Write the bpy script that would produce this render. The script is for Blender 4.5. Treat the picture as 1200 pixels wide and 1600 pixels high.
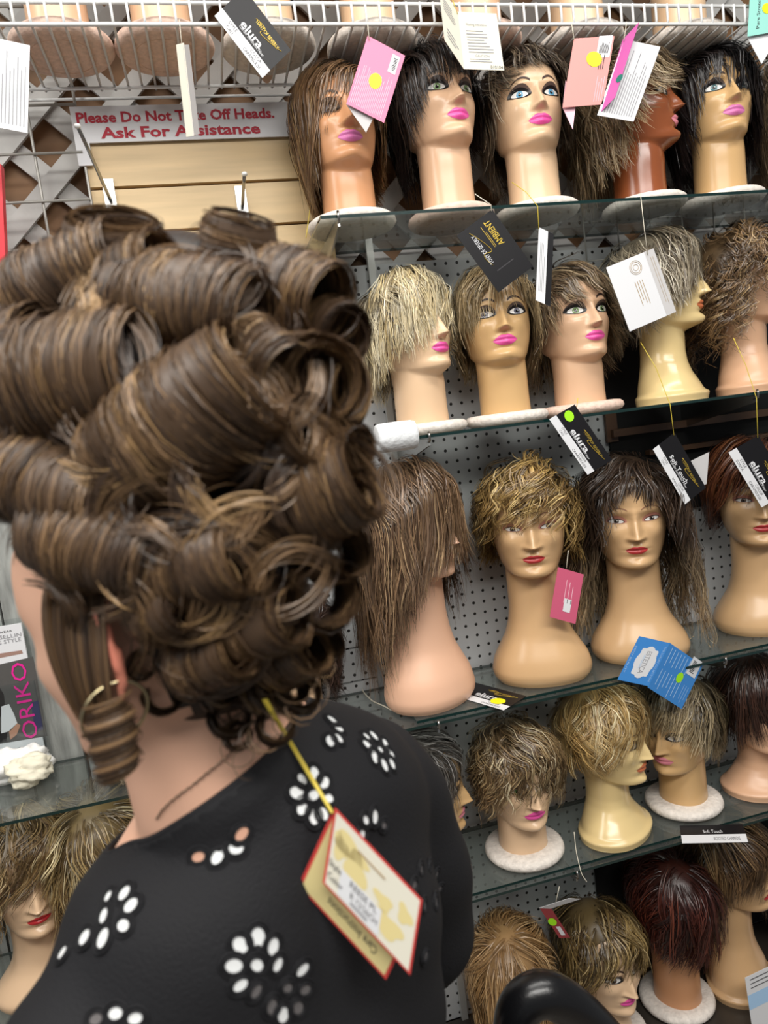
import bpy, bmesh, math
import numpy as np
from mathutils import Vector, Matrix
from mathutils.bvhtree import BVHTree

scene = bpy.context.scene
COL = scene.collection
for o in list(bpy.data.objects):
    bpy.data.objects.remove(o)

# ------------------------------------------------------------------ camera
F = 1110.0
CAM = np.array([0.0, 0.0, 1.70])
def cam_axes(yaw, pitch, roll):
    cy, sy = math.cos(yaw), math.sin(yaw)
    fw = np.array([sy*math.cos(pitch), cy*math.cos(pitch), -math.sin(pitch)])
    r = np.array([cy, -sy, 0.0]); u = np.cross(r, fw)
    c, s = math.cos(roll), math.sin(roll)
    return np.array([c*r+s*u, -s*r+c*u, fw])
AX = cam_axes(math.radians(12.5), math.radians(6.5), math.radians(-7.25))
def ray(x, y): return AX.T @ np.array([(x-600)/F, -(y-800)/F, 1.0])
def aty(x, y, Y):                      # pixel -> point on the vertical plane y = Y
    d = ray(x, y); return CAM + d*(Y/d[1])
def pt(x, y, d): return CAM + ray(x, y)*d
def camvec(r, u, b):                   # (right, up, back) -> world
    v = AX.T @ np.array([r, u, -b]); return v/np.linalg.norm(v)
def proj(P):
    q = AX @ (np.asarray(P, float)-CAM); return np.array([600+F*q[0]/q[2], 800-F*q[1]/q[2], q[2]])

cd = bpy.data.cameras.new('camera'); cam = bpy.data.objects.new('camera', cd); COL.objects.link(cam)
cd.sensor_fit = 'VERTICAL'; cd.sensor_height = 36.0; cd.lens = F/1600*36.0
cd.clip_start = 0.02
mw = Matrix.Identity(4)
for i in range(3):
    mw[i][0] = AX[0][i]; mw[i][1] = AX[1][i]; mw[i][2] = -AX[2][i]; mw[i][3] = CAM[i]
cam.matrix_world = mw
cd.dof.use_dof = True; cd.dof.focus_distance = 1.42; cd.dof.aperture_fstop = 6.5
scene.camera = cam

# ------------------------------------------------------------------ world, lights, exposure
w = bpy.data.worlds.new('room_light'); scene.world = w; w.use_nodes = True
w.node_tree.nodes['Background'].inputs[0].default_value = (0.95, 0.97, 1.0, 1)
w.node_tree.nodes['Background'].inputs[1].default_value = 0.19
def area(name, loc, target, sx, sy, power, col=(1, .96, .9)):
    l = bpy.data.lights.new(name, 'AREA'); l.shape = 'RECTANGLE'; l.size = sx; l.size_y = sy; l.energy = power; l.color = col
    o = bpy.data.objects.new(name, l); COL.objects.link(o); o.location = loc
    o.rotation_euler = (Vector(target)-Vector(loc)).to_track_quat('-Z', 'Y').to_euler()
    return o
area('ceiling_tube_light', (0.5, 0.55, 3.05), (0.5, 0.75, 0), 2.4, 0.25, 30, (1, .97, .92))
area('ceiling_tube_light', (0.3, -0.7, 3.05), (0.4, -0.1, 0), 2.4, 0.5, 72, (1, .97, .92))
area('ceiling_tube_light', (-1.6, 0.4, 3.0), (-0.6, 1.0, 1.0), 0.4, 1.2, 20, (1, .97, .92))
vs = scene.view_settings
vs.view_transform = 'Standard'; vs.look = 'None'; vs.gamma = 1.0; vs.use_curve_mapping = False; vs.exposure = 0.0

# ------------------------------------------------------------------ helpers
def lin(c):
    c = [x/255.0 for x in c] if max(c) > 1.0 else list(c)
    return tuple((x/12.92 if x <= .04045 else ((x+.055)/1.055)**2.4) for x in c)
def hx(s): return tuple(int(s[i:i+2], 16) for i in (0, 2, 4))
MATS = {}
def mat(name, col=None, rough=.5, metal=0., spec=.5, coat=0., var=0., vscale=20., bump=0., bscale=60., attr=None, aniso=0., stretch=None):
    if name in MATS: return MATS[name]
    m = bpy.data.materials.new(name); m.use_nodes = True; MATS[name] = m
    nt = m.node_tree; b = nt.nodes['Principled BSDF']
    b.inputs['Roughness'].default_value = rough; b.inputs['Metallic'].default_value = metal
    b.inputs['Specular IOR Level'].default_value = spec; b.inputs['Coat Weight'].default_value = coat
    b.inputs['Anisotropic'].default_value = aniso
    if attr:
        a = nt.nodes.new('ShaderNodeAttribute'); a.attribute_name = attr
        nt.links.new(a.outputs['Color'], b.inputs['Base Color'])
    else:
        c = lin(col); b.inputs['Base Color'].default_value = (*c, 1)
        tc = nt.nodes.new('ShaderNodeTexCoord'); src = tc.outputs['Object']
        if stretch:
            mp = nt.nodes.new('ShaderNodeMapping'); mp.inputs['Scale'].default_value = stretch
            nt.links.new(src, mp.inputs['Vector']); src = mp.outputs['Vector']
        if var > 0:
            n = nt.nodes.new('ShaderNodeTexNoise'); n.inputs['Scale'].default_value = vscale; n.inputs['Detail'].default_value = 6
            nt.links.new(src, n.inputs['Vector'])
            r = nt.nodes.new('ShaderNodeValToRGB')
            r.color_ramp.elements[0].position = .3; r.color_ramp.elements[1].position = .7
            r.color_ramp.elements[0].color = (*[x*(1-var) for x in c], 1)
            r.color_ramp.elements[1].color = (*[min(1, x*(1+var)) for x in c], 1)
            nt.links.new(n.outputs['Fac'], r.inputs['Fac']); nt.links.new(r.outputs['Color'], b.inputs['Base Color'])
        if bump > 0:
            n2 = nt.nodes.new('ShaderNodeTexNoise'); n2.inputs['Scale'].default_value = bscale; n2.inputs['Detail'].default_value = 4
            nt.links.new(src, n2.inputs['Vector'])
            bp = nt.nodes.new('ShaderNodeBump'); bp.inputs['Strength'].default_value = bump; bp.inputs['Distance'].default_value = .004
            nt.links.new(n2.outputs['Fac'], bp.inputs['Height']); nt.links.new(bp.outputs['Normal'], b.inputs['Normal'])
    return m

def schlick(nt):                       # reflectance of a thin clear sheet, same from both sides
    lw = nt.nodes.new('ShaderNodeLayerWeight'); lw.inputs[0].default_value = .5
    p = nt.nodes.new('ShaderNodeMath'); p.operation = 'POWER'; p.inputs[1].default_value = 5; nt.links.new(lw.outputs['Facing'], p.inputs[0])
    a = nt.nodes.new('ShaderNodeMath'); a.operation = 'MULTIPLY_ADD'; a.inputs[1].default_value = .93; a.inputs[2].default_value = .04
    nt.links.new(p.outputs[0], a.inputs[0]); return a
def glass_mat():
    m = bpy.data.materials.new('shelf_glass'); m.use_nodes = True; nt = m.node_tree; nt.nodes.clear()
    out = nt.nodes.new('ShaderNodeOutputMaterial'); mix = nt.nodes.new('ShaderNodeMixShader')
    t = nt.nodes.new('ShaderNodeBsdfTransparent'); t.inputs[0].default_value = (.93, .955, .945, 1)
    g = nt.nodes.new('ShaderNodeBsdfGlossy'); g.inputs['Roughness'].default_value = .03
    d = nt.nodes.new('ShaderNodeBsdfDiffuse'); d.inputs[0].default_value = (.5, .52, .5, 1)
    fr = schlick(nt)
    mix2 = nt.nodes.new('ShaderNodeMixShader'); mix2.inputs[0].default_value = .05
    nt.links.new(t.outputs[0], mix2.inputs[1]); nt.links.new(d.outputs[0], mix2.inputs[2])
    nt.links.new(fr.outputs[0], mix.inputs[0]); nt.links.new(mix2.outputs[0], mix.inputs[1]); nt.links.new(g.outputs[0], mix.inputs[2])
    nt.links.new(mix.outputs[0], out.inputs[0]); MATS['shelf_glass'] = m; return m
def clear_mat():
    m = bpy.data.materials.new('clear_acrylic'); m.use_nodes = True; nt = m.node_tree; nt.nodes.clear()
    out = nt.nodes.new('ShaderNodeOutputMaterial'); mix = nt.nodes.new('ShaderNodeMixShader')
    t = nt.nodes.new('ShaderNodeBsdfTransparent'); t.inputs[0].default_value = (.93, .95, .95, 1)
    g = nt.nodes.new('ShaderNodeBsdfGlossy'); g.inputs['Roughness'].default_value = .05
    fr = schlick(nt)
    nt.links.new(fr.outputs[0], mix.inputs[0]); nt.links.new(t.outputs[0], mix.inputs[1]); nt.links.new(g.outputs[0], mix.inputs[2])
    nt.links.new(mix.outputs[0], out.inputs[0]); return m
def peg_mat():
    m = mat('pegboard_paint', (190, 192, 193), .55, var=.10, vscale=5, bump=.05, bscale=40)
    nt = m.node_tree; b = nt.nodes['Principled BSDF']
    tc = nt.nodes.new('ShaderNodeTexCoord'); sx = nt.nodes.new('ShaderNodeSeparateXYZ'); nt.links.new(tc.outputs['Object'], sx.inputs[0])
    def M(op, a, bb=None):
        n = nt.nodes.new('ShaderNodeMath'); n.operation = op
        for i, v in enumerate((a, bb)):
            if v is None: continue
            if isinstance(v, (int, float)): n.inputs[i].default_value = v
            else: nt.links.new(v, n.inputs[i])
        return n.outputs[0]
    def cell(ch): return M('SUBTRACT', M('FRACT', M('DIVIDE', sx.outputs[ch], .027)), .5)
    x, z = cell(0), cell(2)
    d = M('ADD', M('MULTIPLY', x, x), M('MULTIPLY', z, z))
    hole = M('LESS_THAN', d, .019)
    mx = nt.nodes.new('ShaderNodeMixRGB'); nt.links.new(hole, mx.inputs[0])
    old = b.inputs['Base Color'].links[0].from_socket
    nt.links.new(old, mx.inputs[1]); mx.inputs[2].default_value = (.012, .011, .01, 1)
    nt.links.new(mx.outputs[0], b.inputs['Base Color'])
    return m

def tag(o, label=None, cat=None, group=None, kind=None):
    if label: o['label'] = label
    if cat: o['category'] = cat
    if group: o['group'] = group
    if kind: o['kind'] = kind
    return o
def empty(name, loc, label=None, cat=None, rz=0., group=None):
    o = bpy.data.objects.new(name, None); COL.objects.link(o); o.location = loc; o.rotation_euler = (0, 0, rz)
    o.empty_display_size = .02
    return tag(o, label, cat, group)
def mesh(name, V, Fc, mats, smooth=True, matidx=None, cols=None):
    """V (n,3); Fc: (m,k) int array or list of lists"""
    me = bpy.data.meshes.new(name)
    V = np.asarray(V, np.float32)
    if isinstance(Fc, np.ndarray):
        m, k = Fc.shape
        me.vertices.add(len(V)); me.vertices.foreach_set('co', V.ravel())
        me.loops.add(m*k); me.loops.foreach_set('vertex_index', Fc.astype(np.int32).ravel())
        me.polygons.add(m); me.polygons.foreach_set('loop_start', np.arange(0, m*k, k, dtype=np.int32))
        me.update(calc_edges=True)
    else:
        me.from_pydata(V.tolist(), [], Fc); me.update()
    if not isinstance(mats, (list, tuple)): mats = [mats]
    for x in mats: me.materials.append(x)
    np_ = len(me.polygons)
    me.polygons.foreach_set('use_smooth', np.full(np_, smooth, dtype=bool))
    if matidx is not None: me.polygons.foreach_set('material_index', np.asarray(matidx, np.int32))
    if cols is not None:
        a = me.color_attributes.new('Col', 'FLOAT_COLOR', 'POINT')
        c4 = np.ones((len(V), 4), np.float32); c4[:, :3] = cols
        a.data.foreach_set('color', c4.ravel())
    me.update()
    return me
def obj(name, me, parent=None, loc=None):
    o = bpy.data.objects.new(name, me); COL.objects.link(o)
    if parent is not None: o.parent = parent
    if loc is not None: o.location = loc
    return o
class MB:
    """collects shapes into one mesh"""
    def __init__(s): s.V = []; s.F = []; s.M = []; s.n = 0
    def add(s, V, Fc, mi=0):
        V = np.asarray(V, float)
        s.V.append(V); s.F += [[i+s.n for i in f] for f in Fc]; s.M += [mi]*len(Fc); s.n += len(V); return s
    def box(s, a, b, mi=0):
        a, b = np.minimum(a, b), np.maximum(a, b)
        V = [(x, y, z) for x in (a[0], b[0]) for y in (a[1], b[1]) for z in (a[2], b[2])]
        return s.add(V, [(0, 1, 3, 2), (4, 6, 7, 5), (0, 4, 5, 1), (2, 3, 7, 6), (0, 2, 6, 4), (1, 5, 7, 3)], mi)
    def prism(s, O, u, v, n, mi=0):
        O, u, v, n = map(np.asarray, (O, u, v, n))
        V = [O, O+u, O+u+v, O+v, O+n, O+u+n, O+u+v+n, O+v+n]
        return s.add(V, [(3, 2, 1, 0), (4, 5, 6, 7), (0, 1, 5, 4), (1, 2, 6, 5), (2, 3, 7, 6), (3, 0, 4, 7)], mi)
    def tube(s, P, r, seg=8, mi=0, caps=True):
        P = np.asarray(P, float); n = len(P); r = np.broadcast_to(r, (n,))
        T = np.gradient(P, axis=0); T /= np.linalg.norm(T, axis=1)[:, None]+1e-12
        ref = np.array([0, 0, 1.]) if abs(T[0][2]) < .9 else np.array([1., 0, 0])
        V = []; a = np.arange(seg)/seg*2*math.pi
        nx = np.cross(T[0], ref); nx /= np.linalg.norm(nx)
        for i in range(n):
            nx = nx-T[i]*(nx@T[i]); nx /= np.linalg.norm(nx); ny = np.cross(T[i], nx)
            V.append(P[i]+r[i]*(np.cos(a)[:, None]*nx+np.sin(a)[:, None]*ny))
        V = np.concatenate(V)
        Fc = [(i*seg+j, i*seg+(j+1) % seg, (i+1)*seg+(j+1) % seg, (i+1)*seg+j) for i in range(n-1) for j in range(seg)]
        if caps: Fc += [tuple(range(seg-1, -1, -1)), tuple(range((n-1)*seg, n*seg))]
        return s.add(V, Fc, mi)
    def lathe(s, prof, c=(0, 0, 0), seg=32, mi=0):
        V = []; a = np.arange(seg)/seg*2*math.pi
        for r, z in prof: V.append(np.stack([c[0]+r*np.cos(a), c[1]+r*np.sin(a), np.full(seg, c[2]+z)], 1))
        n = len(prof)
        Fc = [(i*seg+j, i*seg+(j+1) % seg, (i+1)*seg+(j+1) % seg, (i+1)*seg+j) for i in range(n-1) for j in range(seg)]
        Fc += [tuple(range(seg-1, -1, -1)), tuple(range((n-1)*seg, n*seg))]
        return s.add(np.concatenate(V), Fc, mi)
    def build(s, name, mats, parent=None, smooth=False, origin=None):
        V = np.concatenate(s.V)
        if origin is not None: V = V-np.asarray(origin)
        elif parent is not None: V = V-np.array(parent.location)
        me = mesh(name, V, s.F, mats, smooth, s.M)
        return obj(name, me, parent, origin if (origin is not None and parent is None) else None)

# ------------------------------------------------------------------ lettering (glyphs turned into mesh before the scene grows)
TXT = {}
def text_mesh(s, bold=0.):
    k = (s, bold)
    if k in TXT: return TXT[k]
    cu = bpy.data.curves.new('lettering', 'FONT'); cu.body = s; cu.size = 1; cu.align_x = 'CENTER'; cu.align_y = 'CENTER'
    cu.resolution_u = 2; cu.offset = bold
    o = bpy.data.objects.new('lettering', cu); COL.objects.link(o)
    dg = bpy.context.evaluated_depsgraph_get()
    me = o.evaluated_get(dg).to_mesh()
    n = len(me.vertices); V = np.zeros(n*3); me.vertices.foreach_get('co', V); V = V.reshape(-1, 3)
    Fc = [list(p.vertices) for p in me.polygons]
    o.evaluated_get(dg).to_mesh_clear()
    bpy.data.objects.remove(o); bpy.data.curves.remove(cu)
    # normalise: height of caps ~1, centred
    mn, mx = V.min(0), V.max(0); V = V-(mn+mx)/2
    TXT[k] = (V, Fc, mx[0]-mn[0], mx[1]-mn[1]); return TXT[k]
for _s, _b in [('Please Do Not Take Off Heads.', .03), ('Ask For Assistance', .03), ('elura', .02), ('TONY OF BEVERLY', .0), ('Cardiff Synthetic Fiber', 0.),
               ('AMBIENT', .01), ('Soft Touch', .01), ('ESTETICA', 0.), ('STYLE', 0.), ('COLOR', 0.), ('SONYA', 0.), ('CARAMELKISS', 0.), ('WEAR', .0), ('SELLIN', 0.), ('G STYLE', 0.),
               ('ORIKO', .0), ('NEW BEAUTY', 0.), ('THE LUXURY COLLECTION', 0.), ('Pure Stretch Cap', 0.), ('010104', .01), ('Washing Instructions', 0.), ('CAUTION', 0.),
               ('Care Instructions', 0.), ('Style', 0.), ('Color', 0.), ('REESE PL', 0.), ('R 12/26CH', 0.), ('J', 0.), ('ROOTED CHAMOIS', 0.), ('CALI', 0.), ('ESTETICA DESIGNS', 0.)]:
    text_mesh(_s, _b)
# ------------------------------------------------------------------ the setting
YW = 1.62; YF = 1.35
S1, S2, S3, S4, S5 = 2.107, 1.681, 1.098, 0.694, 0.190
M_brown = mat('brown_board', (128, 94, 62), .6, var=.25, vscale=4, stretch=(1, 1, 6))
M_slat = mat('whitewashed_slat', (188, 187, 184), .65, var=.16, vscale=9, bump=.25, bscale=30)
M_peg = peg_mat()
M_maple = mat('maple_plank', (214, 186, 140), .45, var=.13, vscale=3, stretch=(1, 1, 14))
M_groove = mat('groove_dark', (92, 66, 42), .7)
M_floor = mat('floor_vinyl', (120, 112, 102), .5, var=.15, vscale=3)
M_white = mat('white_plastic', (228, 228, 226), .4)
M_wire = mat('white_coated_wire', (220, 221, 220), .35, var=.05)
M_grey_wire = mat('grey_wire', (176, 174, 168), .35, metal=.25)
M_chrome = mat('chrome', (168, 168, 166), .25, metal=1.)
M_glass = glass_mat(); M_clear = clear_mat()
M_edge = mat('glass_edge', (12, 40, 38), .12, spec=.8)
M_black = mat('painted_void_black', (10, 9, 9), .8)
M_rail = mat('dark_wood_rail', (88, 62, 44), .5, var=.2, vscale=8)
M_weather = mat('weathered_wood', (150, 152, 148), .8, var=.35, vscale=10, bump=.5, bscale=25, stretch=(6, 6, 1))
M_deck = mat('dark_deck', (52, 47, 42), .3, var=.2, vscale=6)

floor = MB().box((-2.2, -2.2, -.02), (2.6, 1.9, 0)).build('floor', M_floor, origin=(0, 0, 0)); tag(floor, 'brown grey shop floor below the shelves', 'floor', kind='structure')
wall = MB().box((-1.6, 1.665, 0), (2.3, 1.70, 3.0)).build('wall_back', M_brown, origin=(0, 0, 0))
tag(wall, 'brown board wall behind the whitewashed lattice and pegboard', 'wall', kind='structure')
peg = MB().box((-.37, YW, .19), (2.0, YW+.008, 2.075)).build('pegboard_panel', M_peg, wall)
# pegboard strips on the lower left, laid like planks with open joints
me_strip = MB().box((0, 0, 0), (.66, .005, .076)).build('tmp', M_peg, origin=(0, 0, 0)).data
bpy.data.objects.remove(bpy.data.objects['tmp'])
for k in range(7): obj('pegboard_strip', me_strip, wall, (-.37, YW-.006, .72+k*.081))
# whitewashed lattice, two crossing layers
p0 = aty(128, 160, 1.64); p1 = aty(366, 152, 1.64); PT = (p1[0]-p0[0])/2
L = 1.5
for layer, (sgn, y0) in enumerate(((1, 1.632), (-1, 1.645))):
    mb = MB(); u = np.array([1, 0, sgn])/math.sqrt(2); v = np.array([-sgn, 0, 1])/math.sqrt(2)
    hw = .0225*PT/.177
    mb.prism(-u*L/2-v*hw, u*L, v*2*hw, np.array([0, .009, 0]))
    tmp = mb.build('tmp', M_slat, origin=(0, 0, 0)); me_s = tmp.data; bpy.data.objects.remove(tmp)
    for k in range(-10, 16):
        xc = p0[0]+(k+.5)*PT
        # centreline passes through (xc, p0.z); shift to mid height 2.45
        zc = 2.42; xs = xc+sgn*(zc-p0[2])
        if -1.5 < xs < 2.2: obj('lattice_slat', me_s, wall, (xs, y0, zc))
# black panels whose colour gives the darkness of an opening, rails on the right
MB().box((.955, YW-.010, 1.40), (2.0, YW-.004, 1.86)).build('painted_dark_opening', M_black, wall)
MB().box((.80, YW-.010, .20), (2.0, YW-.004, .56)).build('painted_dark_opening', M_black, wall)
for z0, z1, x0 in ((1.612, 1.630, .955), (1.555, 1.567, 1.05)):
    MB().box((x0, YW-.03, z0), (2.0, YW-.010, z1)).build('wood_rail', M_rail, wall)
MB().box((.945, YW-.016, 1.60), (.975, YW-.009, 1.70)).build('rail_bracket', M_rail, wall)
# weathered planks on the far left
for k in range(5):
    MB().box((-.92+k*.11, 1.60, .2), (-.815+k*.11, 1.615, 2.0)).build('weathered_plank', M_weather, wall)
# maple slat planks
zt = 2.345
sw = empty('slatwall', (-.17, 1.612, 1.90), 'light maple slatwall panel of horizontal planks under the red lettered sign', 'slatwall')
MB().box((-.165, 1.606, 1.90), (.315, 1.616, zt-.01)).build('backing', M_groove, sw)
for k in range(5):
    MB().box((-.172, 1.590, zt-.084-k*.0905), (.318, 1.606, zt-k*.0905)).build('plank', M_maple, sw)
def hook(base_px, tip, label):
    b = aty(*base_px, 1.588); h = empty('slatwall_hook', b, label, 'hook')
    MB().box(b+np.array([-.011, -.003, -.035]), b+np.array([.011, .002, .035])).build('plate', M_chrome, h)
    MB().tube([b+np.array([0, 0, -.005]), b+np.array([0, -.015, -.007]), b*.3+tip*.7, tip], .0035, 10).build('prong', M_chrome, h, True)
    MB().lathe([(.0, -.004), (.005, -.003), (.006, 0), (.005, .003), (.0, .004)], tip, 10).build('tip', M_white, h, True)
hook((172, 308), aty(121, 197, 1.43), 'chrome hook with long prong at the left end of the wood planks')
hook((378, 318), aty(382, 272, 1.50), 'short chrome hook on flat plate in the middle of the wood planks')

# sign
M_paper = mat('white_paper', (222, 223, 226), .6, spec=.3)
M_red = mat('red_ink', (178, 30, 52), .6)
sg = empty('notice_sign', (-.18, 1.585, 2.345), 'white strip sign with red lettering asking not to take off heads', 'sign')
MB().box((-.182, 1.580, 2.343), (.30, 1.583, 2.413)).build('panel', M_paper, sg)
MB().box((-.182, 1.580, 2.30), (-.155, 1.583, 2.343)).build('panel_flap', M_paper, sg)
def flat_text(s, bold, O, ux, uy, height, material, parent, width=None, name='lettering', off=0.):
    """s centred on O in the plane of unit vectors ux, uy"""
    V, Fc, wd, ht = text_mesh(s, bold)
    k = height/.72; kx = k if width is None else width/wd
    ux, uy = np.asarray(ux, float), np.asarray(uy, float)
    P = np.asarray(O)[None]+V[:, :1]*kx*ux[None]+V[:, 1:2]*k*uy[None]
    me = mesh(name, P-np.array(parent.location), Fc, material, False)
    return obj(name, me, parent)
c1 = aty(281, 200, 1.579); c2 = aty(287, 221, 1.579)
flat_text('Please Do Not Take Off Heads.', .03, (c1[0], 1.5792, 2.391), (1, 0, 0), (0, 0, 1), .020, M_red, sg, .395)
flat_text('Ask For Assistance', .03, (c2[0], 1.5792, 2.361), (1, 0, 0), (0, 0, 1), .021, M_red, sg, .32)

# wire grid panel on the left, another at the right behind the top row
def grid(x0, x1, z0, z1, pitch, y, label, m, r=.0028, xoff=0.):
    g = empty('wire_grid_panel', (x0, y, z0), label, 'grid panel')
    n = int(round((x1-x0)/pitch)); k = int(round((z1-z0)/pitch))
    mv = MB().tube([(0, 0, 0), (0, 0, z1-z0)], r, 8).build('tmp', m, origin=(0, 0, 0)); mev = mv.data; bpy.data.objects.remove(mv)
    mv = MB().tube([(0, 0, 0), (x1-x0, 0, 0)], r, 8).build('tmp', m, origin=(0, 0, 0)); meh = mv.data; bpy.data.objects.remove(mv)
    for me in (mev, meh): me.polygons.foreach_set('use_smooth', [True]*len(me.polygons))
    for i in range(n+1): obj('wire', mev, g, (i*pitch, 0, 0))
    for i in range(k+1): obj('wire', meh, g, (0, -.005, i*pitch))
gx = aty(140, 300, 1.585)[0]; gz = aty(60, 315, 1.58)[2]
grid(gx-.091*7, gx, gz-.091*6, gz+.091*6, .091, 1.585, 'grey wire grid panel over lattice at the far left', M_grey_wire)
grid(.93, 1.93, 1.86, 2.58, .09, 1.60, 'grey wire grid panel over lattice behind the heads at right', M_grey_wire, .0018)

# white ventilated wire shelf
ws = empty('wire_shelf', (-.75, YF, 2.441), 'white coated wire shelf along the top of the wall', 'shelf')
ZL, ZU = 2.441, 2.476
me_w = MB().tube([(0, 0, ZU-ZL+.002), (0, 0, .004), (0, .004, .001), (0, .012, 0), (0, .23, 0)], .0025, 6).build('tmp', M_wire, origin=(0, 0, 0))
me_wm = me_w.data; bpy.data.objects.remove(me_w); me_wm.polygons.foreach_set('use_smooth', [True]*len(me_wm.polygons))
wx0 = aty(18, 36, YF)[0]-.026*20
for k in range(100):
    obj('wire', me_wm, ws, (wx0+k*.0262+.75, -.003, 0))
for y_, z_, r_ in ((YF, ZU, .0036), (YF, ZL, .0036), (1.557, ZL-.005, .0033), (1.60, ZL-.005, .003)):
    MB().tube([(-.75, y_, z_), (1.95, y_, z_)], r_, 8).build('rod', M_wire, ws, True)

# glass shelves
def glass_shelf(name, x0, x1, y0, y1, ztop, th, label, cat='shelf'):
    mb = MB(); mb.box((x0, y0, ztop-th), (x1, y1, ztop))
    mb.M = [1, 1, 1, 1, 0, 0]
    # faces order: x-, x+, y-, y+, z-, z+
    o = mb.build(name, [M_glass, M_edge], origin=((x0+x1)/2, (y0+y1)/2, ztop-th))
    return tag(o, label, cat)
glass_shelf('glass_shelf', .25, 1.85, YF, 1.615, S1, .006, 'glass shelf carrying the top row of mannequin heads')
glass_shelf('glass_shelf', .366, 1.85, YF, 1.615, S2, .006, 'glass shelf second from top with white foam roll at its end')
glass_shelf('glass_shelf', .155, 1.85, YF, 1.61, S3, .006, 'glass shelf carrying the long haired wigs on tall busts')
glass_shelf('glass_plate', .315, 1.70, YF+.012, 1.59, S3+.0065, .006, 'loose glass plate lying on the shelf under the tall busts', 'glass plate')
glass_shelf('glass_shelf', .30, 1.85, YF, 1.61, S4, .006, 'lower glass shelf carrying short wigs on white disc bases')
glass_shelf('glass_plate', .375, 1.70, YF+.012, 1.59, S4+.0065, .006, 'loose glass plate on the lower shelf under disc bases', 'glass plate')
glass_shelf('glass_shelf', -1.2, -.09, YF, 1.59, S3-.008, .006, 'glass shelf at left with magazine holder and crumpled white cloth')
glass_shelf('glass_shelf', -1.2, .10, YF, 1.59, S4, .006, 'glass shelf at lower left below the magazine shelf')
dk = MB().box((-1.2, YF-.02, S5-.03), (1.95, 1.615, S5)).box((-1.2, 1.50, 0), (1.95, 1.60, S5-.03)).build('deck', M_deck, origin=(0, 0, 0))
tag(dk, 'dark base deck at the bottom carrying the lowest row of wigs', 'deck')

def bracket(x, z, label, y0=1.61, y1=YF-.004):
    b = empty('shelf_bracket', (x, y0, z-.06), label, 'bracket', group='chrome brackets under the glass shelves')
    mb = MB()
    t = .0022
    prof = [(y0, z-.070), (y0, z-.009), (y1+.004, z-.009), (y1+.002, z-.022)]
    V = [(x-t, y, zz) for y, zz in prof]+[(x+t, y, zz) for y, zz in prof]
    mb.add(V, [(0, 1, 2, 3), (7, 6, 5, 4), (0, 4, 5, 1), (1, 5, 6, 2), (2, 6, 7, 3), (3, 7, 4, 0)])
    mb.build('arm', M_chrome, b)
    MB().tube([(x, y1+.010, z-.016), (x, y1-.002, z-.012), (x, y1-.004, z-.002), (x, y1-.001, z+.005)], .0026, 8).build('hook', M_chrome, b, True)
xb = aty(528, 340, YF)[0]
bracket(xb, S1, 'chrome bracket under the left end of the top glass shelf')
bracket(aty(669, 680, YF)[0], S2, 'chrome bracket beside the white foam roll under glass shelf')
bracket(aty(1181, 620, YF)[0], S2, 'chrome bracket under second glass shelf near the curly brown wig')
bracket(aty(684, 1130, YF)[0], S3, 'chrome bracket under the shelf above the silver and dark wig')
bracket(aty(1132, 1042, YF)[0], S3, 'chrome bracket under the shelf beside the blue tag')
bracket(aty(900, 1365, YF)[0], S4, 'chrome bracket under the lower shelf above the auburn wig')
# wall standards
for x in (xb, .40, 1.62):
    s_ = MB().box((x-.008, 1.606, .19 if x > .3 else 2.03), (x+.008, 1.619, 2.13)).build('shelf_standard', M_chrome if x < .3 else mat('dull_standard', (190, 190, 186), .4, metal=.3), origin=(x, 1.61, .19))
    tag(s_, {0: 'short metal wall standard at the left end of the top shelf', 1: 'metal wall standard behind the foam roll and long brown wig', 2: 'metal wall standard at the far right behind the heads'}[0 if x == xb else (1 if x == .40 else 2)], 'standard')

# foam roll
c = aty(619, 682, 1.345)
mb = MB(); N = 26
P = [c+np.array([t, 0, 0]) for t in (-.040, -.038, -.03, 0, .03, .038, .040)]
mb.tube(P, [.022, .0265, .0285, .029, .0285, .0265, .022], N)
fr_ = mb.build('foam_roll', mat('foam_white', (226, 229, 231), .8, var=.06, vscale=60, bump=.5, bscale=120), smooth=True, origin=c)
tag(fr_, 'roll of white foam wrapped on the end of second glass shelf', 'foam roll')
st_ = MB().box(c+np.array([-.062, .03, -.005]), c+np.array([-.03, .04, .001])).build('metal_strip', M_chrome, origin=c+np.array([-.06, .03, -.005]))
tag(st_, 'small flat metal strip poking out left of the foam roll', 'metal strip')

# red edged package hanging at the far left
yb = 1.48
A = aty(-70, 250, yb); B = aty(16, 492, yb)
pk = empty('hanging_package', (B[0], yb, B[2]), 'red edged black and white package hanging at the left edge', 'package')
x0, x1, z0, z1 = B[0]-.12, B[0]-.004, B[2], aty(0, 283, yb)[2]+.03
sk = aty(2, 300, yb)[0]-B[0]+.012     # its edge leans with the hang
def quadbox(mb, xa, xb_, za, zb, y, th=.004):
    def X(x, z): return x+sk*(z-z0)/(z1-z0)*1.0
    V = [(X(xa, za), y, za), (X(xb_, za), y, za), (X(xb_, zb), y, zb), (X(xa, zb), y, zb)]
    V = V+[(a, b+th, c_) for a, b, c_ in V]
    mb.add(V, [(0, 1, 2, 3), (7, 6, 5, 4), (0, 4, 5, 1), (1, 5, 6, 2), (2, 6, 7, 3), (3, 7, 4, 0)]); return mb
quadbox(MB(), x0, x1, z0, z1, yb, .02).build('box', mat('package_red', (226, 40, 56), .4), pk)
quadbox(MB(), x0, x1-.012, z0+.09, z1-.02, yb-.0012, .001).build('panel', mat('package_black', (38, 38, 44), .4), pk)
quadbox(MB(), x0, x1-.022, z0+.02, z0+.14, yb-.0024, .001).build('label_panel', M_paper, pk)
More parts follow.
